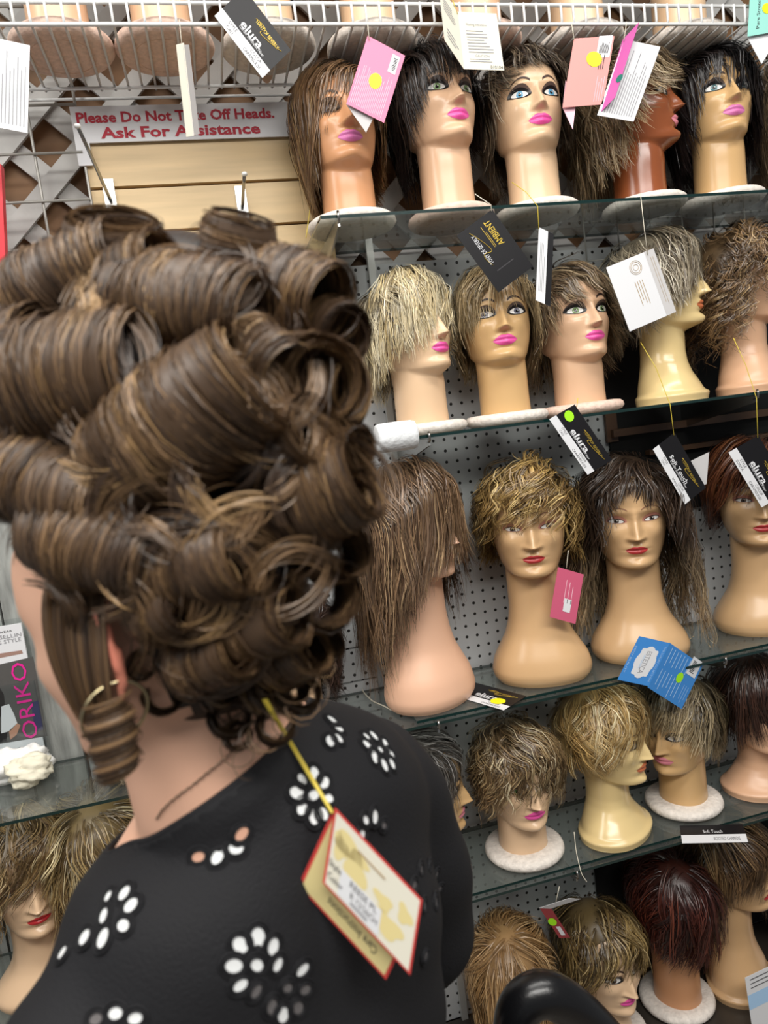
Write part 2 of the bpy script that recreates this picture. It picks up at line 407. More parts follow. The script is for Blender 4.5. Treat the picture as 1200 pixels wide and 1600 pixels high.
# ------------------------------------------------------------------ mannequin heads
def curve(keys, sm=.005):
    k = np.array(sorted(keys)); zz = np.linspace(k[0, 0]-.03, k[-1, 0]+.03, 700)
    v = np.interp(zz, k[:, 0], k[:, 1]); st = zz[1]-zz[0]; n = int(3*sm/st)+1
    g = np.exp(-.5*((np.arange(-n, n+1)*st)/sm)**2); g /= g.sum()
    vp = np.pad(v, n, mode='edge'); v = np.convolve(vp, g, 'valid')
    return lambda z: np.interp(z, zz, v)
HF = curve([(-.03, .064), (-.004, .074), (.006, .083), (.014, .086), (.026, .081), (.042, .085), (.06, .085), (.08, .086), (.1, .084), (.118, .089), (.14, .090), (.16, .085), (.18, .072), (.195, .055), (.207, .034), (.213, .015), (.215, .003)], .0035)
HB = curve([(-.03, .055), (.02, .060), (.05, .075), (.08, .092), (.11, .100), (.14, .100), (.165, .092), (.185, .074), (.2, .052), (.21, .027), (.215, .003)], .004)
HW = curve([(-.03, .040), (-.004, .045), (.012, .0515), (.03, .060), (.05, .0652), (.075, .070), (.1, .072), (.13, .072), (.155, .068), (.175, .06), (.19, .048), (.203, .032), (.212, .013), (.215, .003)], .004)
def sst(t): t = np.clip(t, 0, 1); return t*t*(3-2*t)
def ell(th, wd, f, b, n=2.15):
    s, c = np.abs(np.sin(th)), np.cos(th)
    d = np.where(c > 0, f, b)
    return 1.0/(((s/wd)**n+(np.abs(c)/d)**n)**(1.0/n)+1e-9)
def G(x, z, x0, z0, sx, sz): return np.exp(-((x-x0)/sx)**2-((z-z0)/sz)**2)
def relief(x, z):
    ax = np.abs(x)
    ramp = np.clip((z-.062)/(.112-.062), 0, 1)
    amp = np.where(z < .0665, .026*sst((z-.0585)/.008), .026-.021*ramp)*(1-sst((z-.108)/.022))
    sg_ = .0105-.004*ramp
    D = amp*np.exp(-np.abs(x/sg_)**2.2)
    D += .006*G(ax, z, .0115, .0655, .006, .0055)          # nostril wings
    D -= .0095*G(ax, z, .030, .101, .017, .010)             # sockets
    D += .0052*G(ax, z, .032, .1005, .0125, .0075)          # eyeball
    D += .003*G(ax, z, .032, .119, .02, .006)
    D += .0045*G(ax, z, .044, .076, .017, .016)             # cheekbones
    D -= .003*G(ax, z, .040, .044, .014, .016)
    D += .0055*G(x, z, 0, .0475, .016, .0055)+.0052*G(x, z, 0, .037, .0145, .0055)
    D -= .0032*G(x, z, 0, .0425, .019, .0016)
    D -= .0022*G(x, z, 0, .0565, .0035, .005)
    D -= .003*G(x, z, 0, .0275, .014, .0045)
    D += .0045*G(x, z, 0, .012, .015, .010)
    return D
def bustprof(kind, Ln):
    # (height above base, half width, front, back)
    if kind == 'disc':
        k = [(0, .0555, .052, .062), (.05, .0535, .050, .061), (Ln+.08, .0525, .048, .060)]
    elif kind == 'tall':
        q = Ln/.21
        k = [(0, .088, .072, .070), (.006, .097, .080, .078), (.022, .1005, .083, .080), (.045*q, .094, .077, .077), (.068*q, .080, .066, .070), (.092*q, .066, .055, .062), (.12*q, .057, .049, .058), (.15*q, .053, .046, .057), (Ln+.08, .052, .046, .058)]
    else:
        q = Ln/.17
        k = [(0, .100, .082, .072), (.0165, .104, .086, .074), (.019, .100, .082, .071), (.022, .093, .076, .068), (.045*q, .084, .066, .066), (.07*q, .067, .053, .062), (.095*q, .053, .045, .058), (.12*q, .048, .042, .056), (Ln+.08, .047, .042, .056)]
    k = np.array(k)
    sm = .004 if kind != 'facet' else .0015
    return [curve(np.stack([k[:, 0]-Ln, k[:, i]], 1).tolist(), sm) for i in (1, 2, 3)]
def radius(th, z, bp):
    n = 2.05+.25*sst((z-.02)/.05)
    rh = ell(th, HW(z), HF(z), HB(z), n)
    rn = ell(th, bp[0](z), bp[1](z), bp[2](z), 2.1)
    zj = -.007+.030*(1-np.cos(th))/2*2*.75
    t = sst((z-zj)/.013)
    return rn*(1-t)+rh*t
def head_pts(th, z, bp):
    r = radius(th, z, bp); x = r*np.sin(th); y = -r*np.cos(th)
    return np.stack([x, y-relief(x, z)*np.clip(np.cos(th)*3, 0, 1), z], -1)
def face_pt(x, z, bp, eps):
    th = np.arcsin(np.clip(x/.08, -1, 1))
    for _ in range(12): th = np.arcsin(np.clip(x/radius(th, z, bp), -.99, .99))
    r = radius(th, z, bp)
    return np.stack([x+eps*np.sin(th), -r*np.cos(th)-relief(x, z)-eps*np.cos(th), z], -1)
def grid_faces(nr, nc, wrap):
    i = np.arange(nr-1)[:, None]; j = np.arange(nc if wrap else nc-1)[None]
    a = i*nc+j; b = i*nc+(j+1) % nc
    return np.stack([a, b, b+nc, a+nc], -1).reshape(-1, 4)
_hc = {}
def tilt_pts(V, a, full=False):
    wgt = np.ones(len(V)) if full else sst((V[:, 2]+.045)/.06)
    an = a*wgt; y, z = V[:, 1].copy(), V[:, 2].copy()
    V[:, 1] = y*np.cos(an)-z*np.sin(an); V[:, 2] = y*np.sin(an)+z*np.cos(an); return V
def head_mesh(kind, Ln, skin, a=0.):
    Ln = round(Ln, 3); k = (kind, Ln, skin.name, a)
    if k in _hc: return _hc[k]
    bp = bustprof(kind, Ln)
    th = np.concatenate([np.radians(np.linspace(-64, 64, 53)), np.radians(np.linspace(72, 288, 25))])
    low = np.concatenate([[-Ln], np.linspace(-Ln+.001, -Ln+.03, 11), np.linspace(-Ln+.034, -.016, 18)]) if kind != 'disc' else np.linspace(-Ln, -.016, 14)
    z = np.concatenate([low, np.linspace(-.012, .128, 76), np.linspace(.133, .2148, 17)])
    T, Z = np.meshgrid(th, z)
    V = tilt_pts(head_pts(T, Z, bp).reshape(-1, 3), a); nc = len(th)
    Fq = grid_faces(len(z), nc, True)
    me = mesh('head', V, Fq, skin)
    _hc[k] = me; return me
BP0 = bustprof('disc', .1)
def fan(xc, zc, fx, rings, seg, eps, fz=None):
    """filled outline: fx(t) -> (dx, dz)"""
    t = np.arange(seg)/seg*2*math.pi; dx, dz = fx(t)
    X = [np.array([xc])]; Z = [np.array([zc])]
    for r in range(1, rings+1): X.append(xc+dx*r/rings); Z.append(zc+dz*r/rings)
    X = np.concatenate(X); Z = np.concatenate(Z)
    V = face_pt(X, Z, BP0, eps)
    Fc = [[0, 1+j, 1+(j+1) % seg] for j in range(seg)]
    for r in range(rings-1):
        for j in range(seg): Fc.append([1+r*seg+j, 1+(r+1)*seg+j, 1+(r+1)*seg+(j+1) % seg, 1+r*seg+(j+1) % seg])
    return V, Fc
def almond(hw, up, lo, skew=0.):
    def f(t):
        s = np.sin(t); dx = hw*np.cos(t); dz = np.where(s > 0, up, lo)*s*np.abs(s)**.15
        return dx, dz+skew*np.cos(t)
    return f
def circ(r, up=1, lo=-1):
    return lambda t: (r*np.cos(t), np.clip(r*np.sin(t), lo, up))
M_liner = mat('eye_liner', (22, 19, 20), .35); M_sclera_glint = mat('eye_white_glint', (232, 230, 226), .25); M_pupil = mat('eye_pupil', (12, 12, 14), .2)
M_brow = mat('painted_brow', (58, 38, 30), .5); M_brow2 = mat('soft_brow', (150, 108, 80), .5)
M_shade = mat('eye_shadow_grey', (92, 76, 70), .45); M_pinkshade = mat('eye_shadow_pink', (188, 128, 112), .45)
_pc = {}
def face_part(part, side, style, m):
    k = (part, side, style, m.name)
    if k in _pc: return _pc[k]
    if part == 'lips':
        u = np.linspace(-1, 1, 29)[None]; v = np.linspace(0, 1, 11)[:, None]
        wl, hu, hl = (.0250, .0112, .0115) if style == 'bold' else (.021, .0078, .009)
        zu = .0425+hu*(1-np.abs(u)**1.7)**.9-.0022*np.exp(-(u/.16)**2)*(1 if style == 'bold' else .7); zl = .0425-hl*(1-np.abs(u)**2.2)**.8
        X = np.repeat(wl*u, 11, 0); Z = zl+(zu-zl)*v
        V = face_pt(X, Z, BP0, .0007).reshape(-1, 3)
        me = mesh('lips', V, grid_faces(11, 29, False), m)
    elif part == 'eyebrow':
        u = np.linspace(0, 1, 16)[None]; v = np.linspace(-1, 1, 4)[:, None]
        x = .013+.039*u; arch = .1205+.0105*np.sin(np.pi*np.clip(u*.95+.03, 0, 1))**.8*(1 if style == 'bold' else .8)-.004*u**2
        th_ = (.0026 if style == 'bold' else .0013)*(1-.75*u**1.5)
        X = np.repeat(x, 4, 0)*side; Z = arch+th_*v
        V = face_pt(X, Z, BP0, .0008).reshape(-1, 3); Fq = grid_faces(4, 16, False)
        if side < 0: Fq = Fq[:, ::-1]
        me = mesh('eyebrow', V, np.ascontiguousarray(Fq), m)
    else:
        mb = MB(); xc, zc = .033*side, .1005
        sk = .0016*side
        if style == 'bold':
            L_ = [(almond(.0225, .0180, .0050, sk), .0004, 0, 0), (almond(.0215, .0125, .0072, sk*1.6), .0007, 1, 0), (almond(.0158, .0070, .0055, sk*.7), .0010, 2, 0)]
            ir, up, lo = .0068, .0066, -.0052
        else:
            L_ = [(almond(.0190, .0125, .0040, sk), .0004, 0, 0), (almond(.0155, .0062, .0030, sk), .0007, 1, 0), (almond(.0135, .0042, .0030, sk*.7), .0010, 2, 0)]
            ir, up, lo = .0048, .0038, -.0028
        for fx, e, mi, dxx in L_:
            V, Fc = fan(xc, zc, fx, 4, 28, e); mb.add(V, Fc, mi)
        V, Fc = fan(xc, zc+.0003, circ(ir, up, lo), 3, 20, .0013); mb.add(V, Fc, 3)
        V, Fc = fan(xc, zc+.0003, circ(ir*.48), 2, 14, .0016); mb.add(V, Fc, 4)
        V, Fc = fan(xc+.0018, zc+.0022, circ(.0012), 1, 10, .0019); mb.add(V, Fc, 2)  # small white dot: a glint painted onto the eye
        me = mesh('eye', np.concatenate(mb.V), mb.F, [M_shade if style == 'bold' else M_pinkshade, M_liner if style == 'bold' else mat('soft_liner', (70, 44, 36), .4), M_sclera_glint, m, M_pupil], True, mb.M)
    _pc[k] = me; return me

SK = {
 'tan': mat('skin_tan_plastic', (206, 150, 108), .30, spec=.5), 'peach': mat('skin_peach_plastic', (220, 180, 146), .28), 'pale': mat('skin_pale_plastic', (224, 190, 154), .28),
 'honey': mat('skin_honey_plastic', (204, 166, 116), .28), 'brown': mat('skin_brown_plastic', (140, 76, 42), .22, spec=.7), 'yellow': mat('skin_yellow_plastic', (224, 198, 142), .22, spec=.6),
 'pink': mat('skin_pink_plastic', (228, 182, 152), .38), 'bisque': mat('skin_bisque_plastic', (206, 168, 124), .28, var=.04, vscale=12), 'rose': mat('skin_rose_plastic', (216, 172, 138), .32),
}
LP = {'pink': mat('lips_hot_pink', (226, 84, 160), .28), 'orchid': mat('lips_orchid', (206, 112, 168), .32), 'red': mat('lips_red', (190, 44, 50), .28), 'brick': mat('lips_brick', (178, 52, 54), .28),
      'coral': mat('lips_coral', (196, 110, 70), .3), 'nude': mat('lips_nude', (200, 140, 104), .3), 'soft': mat('lips_soft_pink', (214, 130, 146), .3)}
IR = {'green': mat('iris_green', (120, 150, 98), .2), 'blue': mat('iris_blue', (96, 160, 196), .2), 'brown': mat('iris_brown', (84, 66, 56), .2), 'grey': mat('iris_grey', (112, 112, 128), .2), 'teal': mat('iris_teal', (92, 132, 138), .2)}
M_disc = mat('plaster_disc', (222, 214, 205), .8, var=.14, vscale=90, bump=.6, bscale=110)
M_discp = mat('plaster_disc_pink', (224, 196, 180), .8, var=.14, vscale=90, bump=.6, bscale=110)
_dm = {}
def disc_mesh(m):
    if m.name not in _dm:
        o = MB().lathe([(.0, .0), (.076, .0), (.086, .003), (.091, .010), (.089, .018), (.083, .0225), (.070, .024), (.0, .024)], (0, 0, 0), 48).build('tmp', m, origin=(0, 0, 0), smooth=True)
        _dm[m.name] = o.data; bpy.data.objects.remove(o)
    return _dm[m.name]
def mannequin(kind, base, zs, yc, chin, yaw, skin, lips, iris, label, sc=1., disc=None, tilt=0.):
    """base: pixel of the neck foot; chin: pixel of the chin; zs: height it stands on"""
    x = aty(*base, yc)[0] if isinstance(base, tuple) else base
    zc = aty(*chin, yc-.075)[2] if isinstance(chin, tuple) else chin
    if tilt: zc -= .011
    Ln = (zc-zs)/sc
    ps = math.radians(yaw)
    e = empty('mannequin_head', (x, yc, zs), label, 'mannequin head', rz=ps)
    e.scale = (sc,)*3
    a = math.radians(-tilt)
    h = obj('head', head_mesh(kind, Ln, SK[skin], a), e, (0, 0, Ln))
    pts_ = []
    st = 'soft' if kind == 'tall' else 'bold'
    pts_.append(obj('lips', face_part('lips', 0, st, LP[lips]), e, (0, 0, Ln)))
    for s in (-1, 1):
        pts_.append(obj('eye', face_part('eye', s, st, IR[iris]), e, (0, 0, Ln)))
        pts_.append(obj('eyebrow', face_part('eyebrow', s, st, M_brow if st == 'bold' else M_brow2), e, (0, 0, Ln)))
    for o_ in pts_: o_.rotation_euler = (a, 0, 0)
    if kind == 'disc': obj('disc_base', disc_mesh(M_discp if disc == 'pink' else M_disc), e)
    return dict(loc=(x, yc, zc), yaw=ps, sc=sc, a=a, zs=zs)

# ------------------------------------------------------------------ hair
def hair_mat(name, rough=.34, spec=.55):
    return mat(name, rough=rough, spec=spec, attr='Col', aniso=.0)
M_hair = hair_mat('wig_fibre'); M_hair_gloss = hair_mat('glossy_hair', .42, .5)
def ribbon_mesh(name, P, N, W, Cc, material, extra=None, rng=None, twist=.5):
    """P (n,K,3) centre lines, N (n,K,3) outward normals, W (n,K) half widths, Cc (n,K,3) colours"""
    n, K, _ = P.shape
    T = np.gradient(P, axis=1); T /= np.linalg.norm(T, axis=2, keepdims=True)+1e-9
    S = np.cross(T, N); S /= np.linalg.norm(S, axis=2, keepdims=True)+1e-9
    N2 = np.cross(S, T)
    if rng is not None:
        a = rng.normal(0, twist, (n, 1, 1))+rng.normal(0, twist*.8, (n, 1, 1))*np.linspace(-1, 1, K)[None, :, None]
        S = S*np.cos(a)+N2*np.sin(a)
    V = np.stack([P-S*W[..., None], P+S*W[..., None]], 2).reshape(-1, 3)
    base = (np.arange(n)*K*2)[:, None]; k = np.arange(K-1)[None]*2
    q = np.stack([base+k, base+k+1, base+k+3, base+k+2], -1).reshape(-1, 4)
    cc = np.repeat(Cc.reshape(-1, 3), 2, 0)
    if extra is not None:
        eV, eF, eC = extra; q = np.concatenate([q, eF+len(V)]); V = np.concatenate([V, eV]); cc = np.concatenate([cc, eC])
    return mesh(name, V, q, material, True, None, cc)

CEN = np.array([0, .008, .118])
AXS = dict(A=.0785, Bf=.0945, Bb=.106, T=.103, Tl=.150)
def scalp(d):
    by = np.where(d[..., 1] < 0, AXS['Bf'], AXS['Bb']); bz = np.where(d[..., 2] > 0, AXS['T'], AXS['Tl'])
    return 1/np.sqrt((d[..., 0]/AXS['A'])**2+(d[..., 1]/by)**2+(d[..., 2]/bz)**2)
AZK = np.array([0, 25, 50, 75, 100, 140, 180.])
def hairline(az):  # lowest root height for an azimuth (deg, 0 = front)
    return np.interp(np.abs(az), [0, 35, 60, 80, 95, 115, 180], [.172, .165, .135, .105, .085, .045, .030])
def make_wig(seed, zR, zL=None, vol=(.016, .02, .02), Lmax=(.06, .20), wave=(.003, .06), flick=.0, flare=-1.2, messy=.5, sweep=0., whorl=(0, .35),
             root='4a3626', pal=(('8a6a48', 1.),), tip=None, G=430, ch=7, K=10, wid=.00076, clump=.6, rootmix=.35, hang=None, curl=.019, fringe_out=.004, fringe=.14):
    rng = np.random.default_rng(seed)
    sf = [(rng.normal(0, 1, 3), rng.uniform(0, 6.28)) for _ in range(18)]
    def field(i, q, sc):              # smooth noise, about -1..1
        return sum(np.sin(q@(v*sc)+o) for v, o in sf[i*3:i*3+3])/1.7
    zL = zR if zL is None else zL
    zR, zL = np.array(zR), np.array(zL)
    W = np.array([whorl[0], whorl[1], 1.]); W /= np.linalg.norm(W)
    e1 = np.array([0, -1., 0]); e1 -= W*(e1@W); e1 /= np.linalg.norm(e1); e2 = np.cross(W, e1)
    if e2[0] < 0: e2 = -e2
    G = int(G*.72)
    n0 = G*9
    ca = rng.uniform(-.45, 1, n0); al = np.arccos(ca); be = rng.uniform(-math.pi, math.pi, n0)
    def dirs(al, be): return np.cos(al)[..., None]*W+np.sin(al)[..., None]*(np.cos(be)[..., None]*e1+np.sin(be)[..., None]*e2)
    d = dirs(al, be); p = CEN+scalp(d)[:, None]*d
    az = np.degrees(np.arctan2(p[:, 0], -p[:, 1]))
    okm = p[:, 2] > hairline(az)
    ok = np.where(okm)[0][:G]
    fr_ok = np.setdiff1d(np.where(okm & (np.abs(az) < 62))[0], ok)[:int(G*fringe)]
    ok = np.concatenate([ok, fr_ok]); isf = np.arange(len(ok)) >= len(ok)-len(fr_ok)
    al, be = al[ok].copy(), be[ok].copy(); g = len(ok)
    ell_ = rng.uniform(0, 1, g)**.7
    vs_, vt_, vb_ = vol
    ds = .005; NS = 96
    hangv = np.zeros(g); path = np.zeros((g, NS, 3)); nor = np.zeros((g, NS, 3)); AZ = np.zeros((g, NS))
    rp = CEN+scalp(dirs(al, be))[:, None]*dirs(al, be)
    drift = field(0, rp, 38)*messy*9.+rng.normal(0, messy*2.2, g)
    for k in range(NS):
        s = k*ds; d = dirs(al, be)
        vz = np.clip(d[:, 2], 0, 1)
        v = vs_*(1-vz)+vt_*vz+np.where(d[:, 1] > 0, (vb_-vs_)*d[:, 1]*(1-vz), fringe_out*(-d[:, 1]))
        r = scalp(d)+v*(.30+.70*ell_)*(1-math.exp(-(s+.006)/.022))
        q = CEN+r[:, None]*d
        f = 1+flare*hangv
        q[:, 0] = q[:, 0]*f; q[:, 1] = CEN[1]+(q[:, 1]-CEN[1])*f; q[:, 2] -= hangv
        path[:, k] = q; nn = d*np.array([1, 1, .8]); nor[:, k] = nn
        a = np.degrees(np.arctan2(q[:, 0], -q[:, 1])); AZ[:, k] = a
        el = np.degrees(np.arcsin(np.clip(d[:, 2], -1, 1)))
        eh = -6+34*np.clip(np.cos(np.radians(a)), 0, 1)**1.5
        m = el > eh
        al = al+np.where(m, ds/.108, 0); hangv = hangv+np.where(m, 0, ds)
        be = be+(drift+sweep*np.exp(-(a/55)**2)*8)*ds*(np.where(m, 1, .35))
    zend = np.where(AZ > 0, np.interp(np.abs(AZ), AZK, zR), np.interp(np.abs(AZ), AZK, zL))
    below = path[:, :, 2] < zend+(field(5, rp, 45)*.010+rng.normal(0, .005, g))[:, None]
    first = np.where(below.any(1), below.argmax(1), NS-1)
    Lg = np.minimum(first*ds, np.where(isf, 9., rng.uniform(Lmax[0], Lmax[1], g))); Lg = np.maximum(Lg, .022)
    # children
    gi = np.repeat(np.arange(g), ch); n = len(gi)
    Lc = Lg[gi]*rng.uniform(.82, 1.06, n); Lc = np.clip(Lc, .02, (NS-1)*ds)
    u = np.linspace(0, 1, K)
    fi = (Lc[:, None]*u[None])/ds; i0 = np.clip(fi.astype(int), 0, NS-2); fr = (fi-i0)[..., None]
    P = path[gi[:, None], i0]*(1-fr)+path[gi[:, None], i0+1]*fr
    Nn = nor[gi[:, None], i0]; Nn = Nn/(np.linalg.norm(Nn, axis=2, keepdims=True)+1e-9)
    T = np.gradient(P, axis=1); T /= np.linalg.norm(T, axis=2, keepdims=True)+1e-9
    S = np.cross(T, Nn); S /= np.linalg.norm(S, axis=2, keepdims=True)+1e-9
    U = u[None, :, None]; sl = (Lc[:, None]*u[None])[..., None]
    oa = rng.normal(0, .0085, (n, 1, 1)); ob_ = rng.normal(0, .0026, (n, 1, 1))
    cf = 1-(clump*rng.uniform(.4, 1.4, g)[gi])[:, None, None]*U**1.3
    ph = ((field(1, rp, 30)*3.+rng.normal(0, .45, g))[gi]+rng.normal(0, .2, n))[:, None, None]
    am, lam = wave
    if am < .0075: am, lam = am*.8, lam*1.45
    ramp = np.clip(sl/.05, 0, 1)
    amg = (am*rng.uniform(.5, 1.5, g)[gi])[:, None, None]
    lg = (lam*rng.uniform(.75, 1.3, g)[gi])[:, None, None]
    arg = 2*math.pi*sl/lg+ph
    P = P+S*(oa*cf+amg*ramp*np.sin(arg))+Nn*(ob_*cf+amg*.75*ramp*np.cos(arg))
    fk = (flick+field(2, rp, 34)*.009*messy+rng.normal(0, .005*messy+.001, g))[gi][:, None, None]
    P = P+Nn*fk*np.clip((U-.55)/.45, 0, 1)**2
    if curl:
        cs = field(3, rp, 26)[gi][:, None, None]
        P = P+S*cs*curl*np.clip((U-.4)/.6, 0, 1)**2
    # stray hairs
    st = rng.random(n) < .04
    P[st] += (rng.normal(0, .010, (st.sum(), 1, 3))*u[None, :, None]**1.5)
    # keep fibres outside the head
    rel = P-CEN; rr = np.linalg.norm(rel, axis=2); dd = rel/rr[..., None]
    zmask = P[..., 2] > .075
    need = scalp(dd)*1.004
    fx = np.where(zmask & (rr < need), need/rr, 1.0)
    P = CEN+rel*fx[..., None]
    Wd = wid*rng.uniform(.7, 1.35, n)[:, None]*np.interp(u, [0, .15, .7, 1], [.7, 1, .85, .22])[None]
    cols = np.array([lin(hx(c)) for c, _ in pal]); pw = np.array([x for _, x in pal]); pw /= pw.sum()
    cg = cols[rng.choice(len(cols), g, p=pw)]; cg = cg*(1+.32*field(4, rp, 60))[:, None]
    cc = cg[gi]*rng.uniform(.72, 1.25, (n, 1)); mixm = rng.random(n) < .3
    cc[mixm] = cols[rng.choice(len(cols), mixm.sum(), p=pw)]
    rc = np.array(lin(hx(root)))
    rt = np.clip(1-sl/(rootmix*.12+1e-4), 0, 1)[..., 0]
    Cc = cc[:, None, :]*(1-rt[..., None])+rc*rt[..., None]
    if tip is not None:
        tc = np.array(lin(hx(tip[0]))); tz = np.clip((tip[1]-P[..., 2])/tip[2], 0, 1)*(rng.random(n) < .8)[:, None]
        Cc = Cc*(1-tz[..., None])+tc*tz[..., None]*rng.uniform(.6, 1.3, (n, 1, 1))
    # foundation cap under the fibres
    t_, p_ = np.meshgrid(np.linspace(-math.pi, math.pi, 41), np.linspace(.02, 2.1, 22))
    d = np.stack([np.sin(p_)*np.sin(t_), -np.sin(p_)*np.cos(t_), np.cos(p_)], -1)
    cv = CEN+d*(scalp(d)*1.022)[..., None]; cvf = cv.reshape(-1, 3)
    Fq = grid_faces(22, 41, False); ctr = cvf[Fq].mean(1)
    keep = ctr[:, 2] > hairline(np.degrees(np.arctan2(ctr[:, 0], -ctr[:, 1])))+.004
    cmean = (cols*pw[:, None]).sum(0)
    capc = np.tile(rc*.4+cmean*.5, (len(cvf), 1))
    return ribbon_mesh('wig_fibres', P, Nn, Wd, Cc, M_hair, (cvf, Fq[keep], capc), rng, .28)
def put_wig(fr, label, **kw):
    me = make_wig(**kw)
    R_ = np.array(Matrix.Rotation(fr['yaw'], 3, 'Z') @ Matrix.Rotation(fr['a'], 3, 'X')); L_ = np.array(fr['loc'])
    V = np.zeros(len(me.vertices)*3, np.float32); me.vertices.foreach_get('co', V); V = V.reshape(-1, 3)@R_.T*fr['sc']+L_
    V[:, 1] = np.where(V[:, 1] > 1.575, 1.575+np.minimum((V[:, 1]-1.575)*.3, .022), V[:, 1])     # pressed against the wall, resting on the shelf
    V[:, 2] = np.maximum(V[:, 2], fr['zs']+.002+np.abs(V[:, 0]*1000 % 1)*.004)
    me.vertices.foreach_set('co', (((V-L_)/fr['sc'])@R_).astype(np.float32).ravel()); me.update()
    e = bpy.data.objects.new('wig', me); COL.objects.link(e)
    e.location = fr['loc']; e.rotation_euler = (fr['a'], 0, fr['yaw']); e.scale = (fr['sc'],)*3
    return tag(e, label, 'wig')
# ------------------------------------------------------------------ heads and wigs
YC = 1.465
def hw(man, wl, **kw):
    fr = mannequin(**man); put_wig(fr, wl, **kw); return fr
def m(kind, base, zs, chin, yaw, skin, lips, iris, label, yc=YC, sc=1., disc=None):
    return dict(kind=kind, base=base, zs=zs, yc=yc, chin=chin, yaw=yaw, skin=skin, lips=lips, iris=iris, label=label, sc=sc, disc=disc, tilt=9. if kind == 'disc' and zs > 1. else (5. if kind == 'facet' and zs > 1 else 0.))

# --- top shelf
hw(m('disc', (548, 337), S1, (541, 250), 2, 'tan', 'orchid', 'grey', 'tan mannequin head with orchid lips under the brown bob, left end of top shelf'),
   'straight brown bob falling over one eye, left end of top shelf', seed=1,
   zR=[.085, .118, .06, .02, .0, -.035, -.02], zL=[.085, .060, -.005, -.045, -.065, -.05, -.02], vol=(.018, .020, .020), Lmax=(.12, .32), wave=(.0015, .09), messy=.25, sweep=-.9, whorl=(.25, .15),
   root='3c2a1c', pal=(('6a4e34', 1), ('7f6040', .7), ('a08358', .25), ('553c26', .7)), G=414, ch=8, K=12, clump=.7, flick=-.004)
hw(m('disc', (702, 316), S1, (712, 214), 10, 'peach', 'pink', 'green', 'peach mannequin head with green eyes wearing the choppy black wig', disc='pink'),
   'choppy black wig with feathered fringe above green eyes on top shelf', seed=2,
   zR=[.118, .125, .085, .03, .0, -.02, -.02], zL=[.112, .112, .075, .02, -.03, -.06, -.03], vol=(.024, .024, .026), Lmax=(.07, .24), wave=(.0025, .08), messy=.5, sweep=.3,
   root='120e0d', pal=(('1c1615', 1), ('2a211d', .7), ('3d2f26', .25)), flick=.003, rootmix=.2)
hw(m('disc', (836, 309), S1, (830, 222), -6, 'pale', 'pink', 'blue', 'pale mannequin head with bright blue eyes on top shelf'),
   'ash brown swept back wig with silver streaks above blue eyes', seed=3,
   zR=[.150, .150, .10, .05, .02, -.02, -.02], zL=[.148, .140, .09, .02, -.035, -.045, -.02], vol=(.026, .030, .026), Lmax=(.06, .20), wave=(.004, .07), messy=.6, sweep=.9, whorl=(-.25, .1),
   root='2c241d', pal=(('5f5142', 1), ('7d6d58', .7), ('a99b86', .35), ('3c3028', .8)), flick=.008, rootmix=.35)
hw(m('disc', (1004, 297), S1, (1060, 214), 50, 'brown', 'soft', 'brown', 'dark brown mannequin head in profile on the top shelf'),
   'long ash blonde shag on the dark brown head in profile', seed=4,
   zR=[.118, .115, .07, .04, -.03, -.075, -.10], zL=[.12, .12, .08, .04, -.03, -.07, -.10], vol=(.028, .026, .034), Lmax=(.07, .26), wave=(.006, .07), messy=.7, sweep=.4,
   root='51412f', pal=(('8a7557', 1), ('a58f6e', .8), ('6b5842', .8), ('bfae8e', .25)), flick=.014, flare=.6)
hw(m('disc', (1126, 287), S1, (1122, 206), -10, 'honey', 'orchid', 'teal', 'honey coloured mannequin head at the right of top shelf'),
   'long black wig with strands across one eye, right of top shelf', seed=5,
   zR=[.092, .085, .03, -.02, -.05, -.06, -.05], zL=[.10, .105, .02, -.03, -.06, -.07, -.05], vol=(.026, .024, .026), Lmax=(.10, .30), wave=(.003, .09), messy=.45, sweep=.7, whorl=(-.3, .1),
   root='0e0b0b', pal=(('171213', 1), ('221a1a', .7), ('2e2422', .25)), flick=.004, rootmix=.2, K=12)
hw(m('disc', (1262, 290), S1, (1262, 205), -10, 'peach', 'pink', 'green', 'peach mannequin head cut off by the right edge of top shelf'),
   'brown wig cut off by the right edge of top shelf', seed=6,
   zR=[.11, .11, .06, .02, -.02, -.05, -.05], vol=(.024, .024, .026), Lmax=(.10, .26), wave=(.004, .08), messy=.5, root='3a2d20', pal=(('6d5a44', 1), ('8b765a', .6)), ch=10)
# --- second shelf
hw(m('disc', (662, 652), S2, (680, 577), 28, 'pale', 'pink', 'green', 'pale mannequin head with hidden eyes at the left end of second shelf'),
   'platinum blonde pixie with dark roots hiding both eyes', seed=11,
   zR=[.072, .068, .055, .045, .03, .01, -.01], zL=[.066, .060, .048, .03, .01, -.02, -.03], vol=(.026, .026, .028), Lmax=(.07, .19), wave=(.0045, .075), messy=.75, sweep=.3,
   root='3a342c', pal=(('cbb98f', 1), ('ddd0ae', .8), ('a8946a', .5), ('e6dcc2', .3), ('5c5345', .3)), flick=.002, rootmix=.42, fringe=.4, K=11)
hw(m('disc', (790, 641), S2, (776, 566), -12, 'honey', 'pink', 'grey', 'honey coloured mannequin head peeking under blonde fringe on second shelf'),
   'dark rooted blonde wig with swooping fringe, second on its shelf', seed=12,
   zR=[.118, .125, .085, .03, -.01, -.02, -.02], zL=[.112, .100, .075, .05, .02, .0, -.01], vol=(.020, .022, .022), Lmax=(.07, .22), wave=(.004, .07), messy=.45, sweep=-.8, whorl=(.2, .2),
   root='4a3c2d', pal=(('a08a66', 1), ('c2ad86', .8), ('857150', .7)), rootmix=.5)
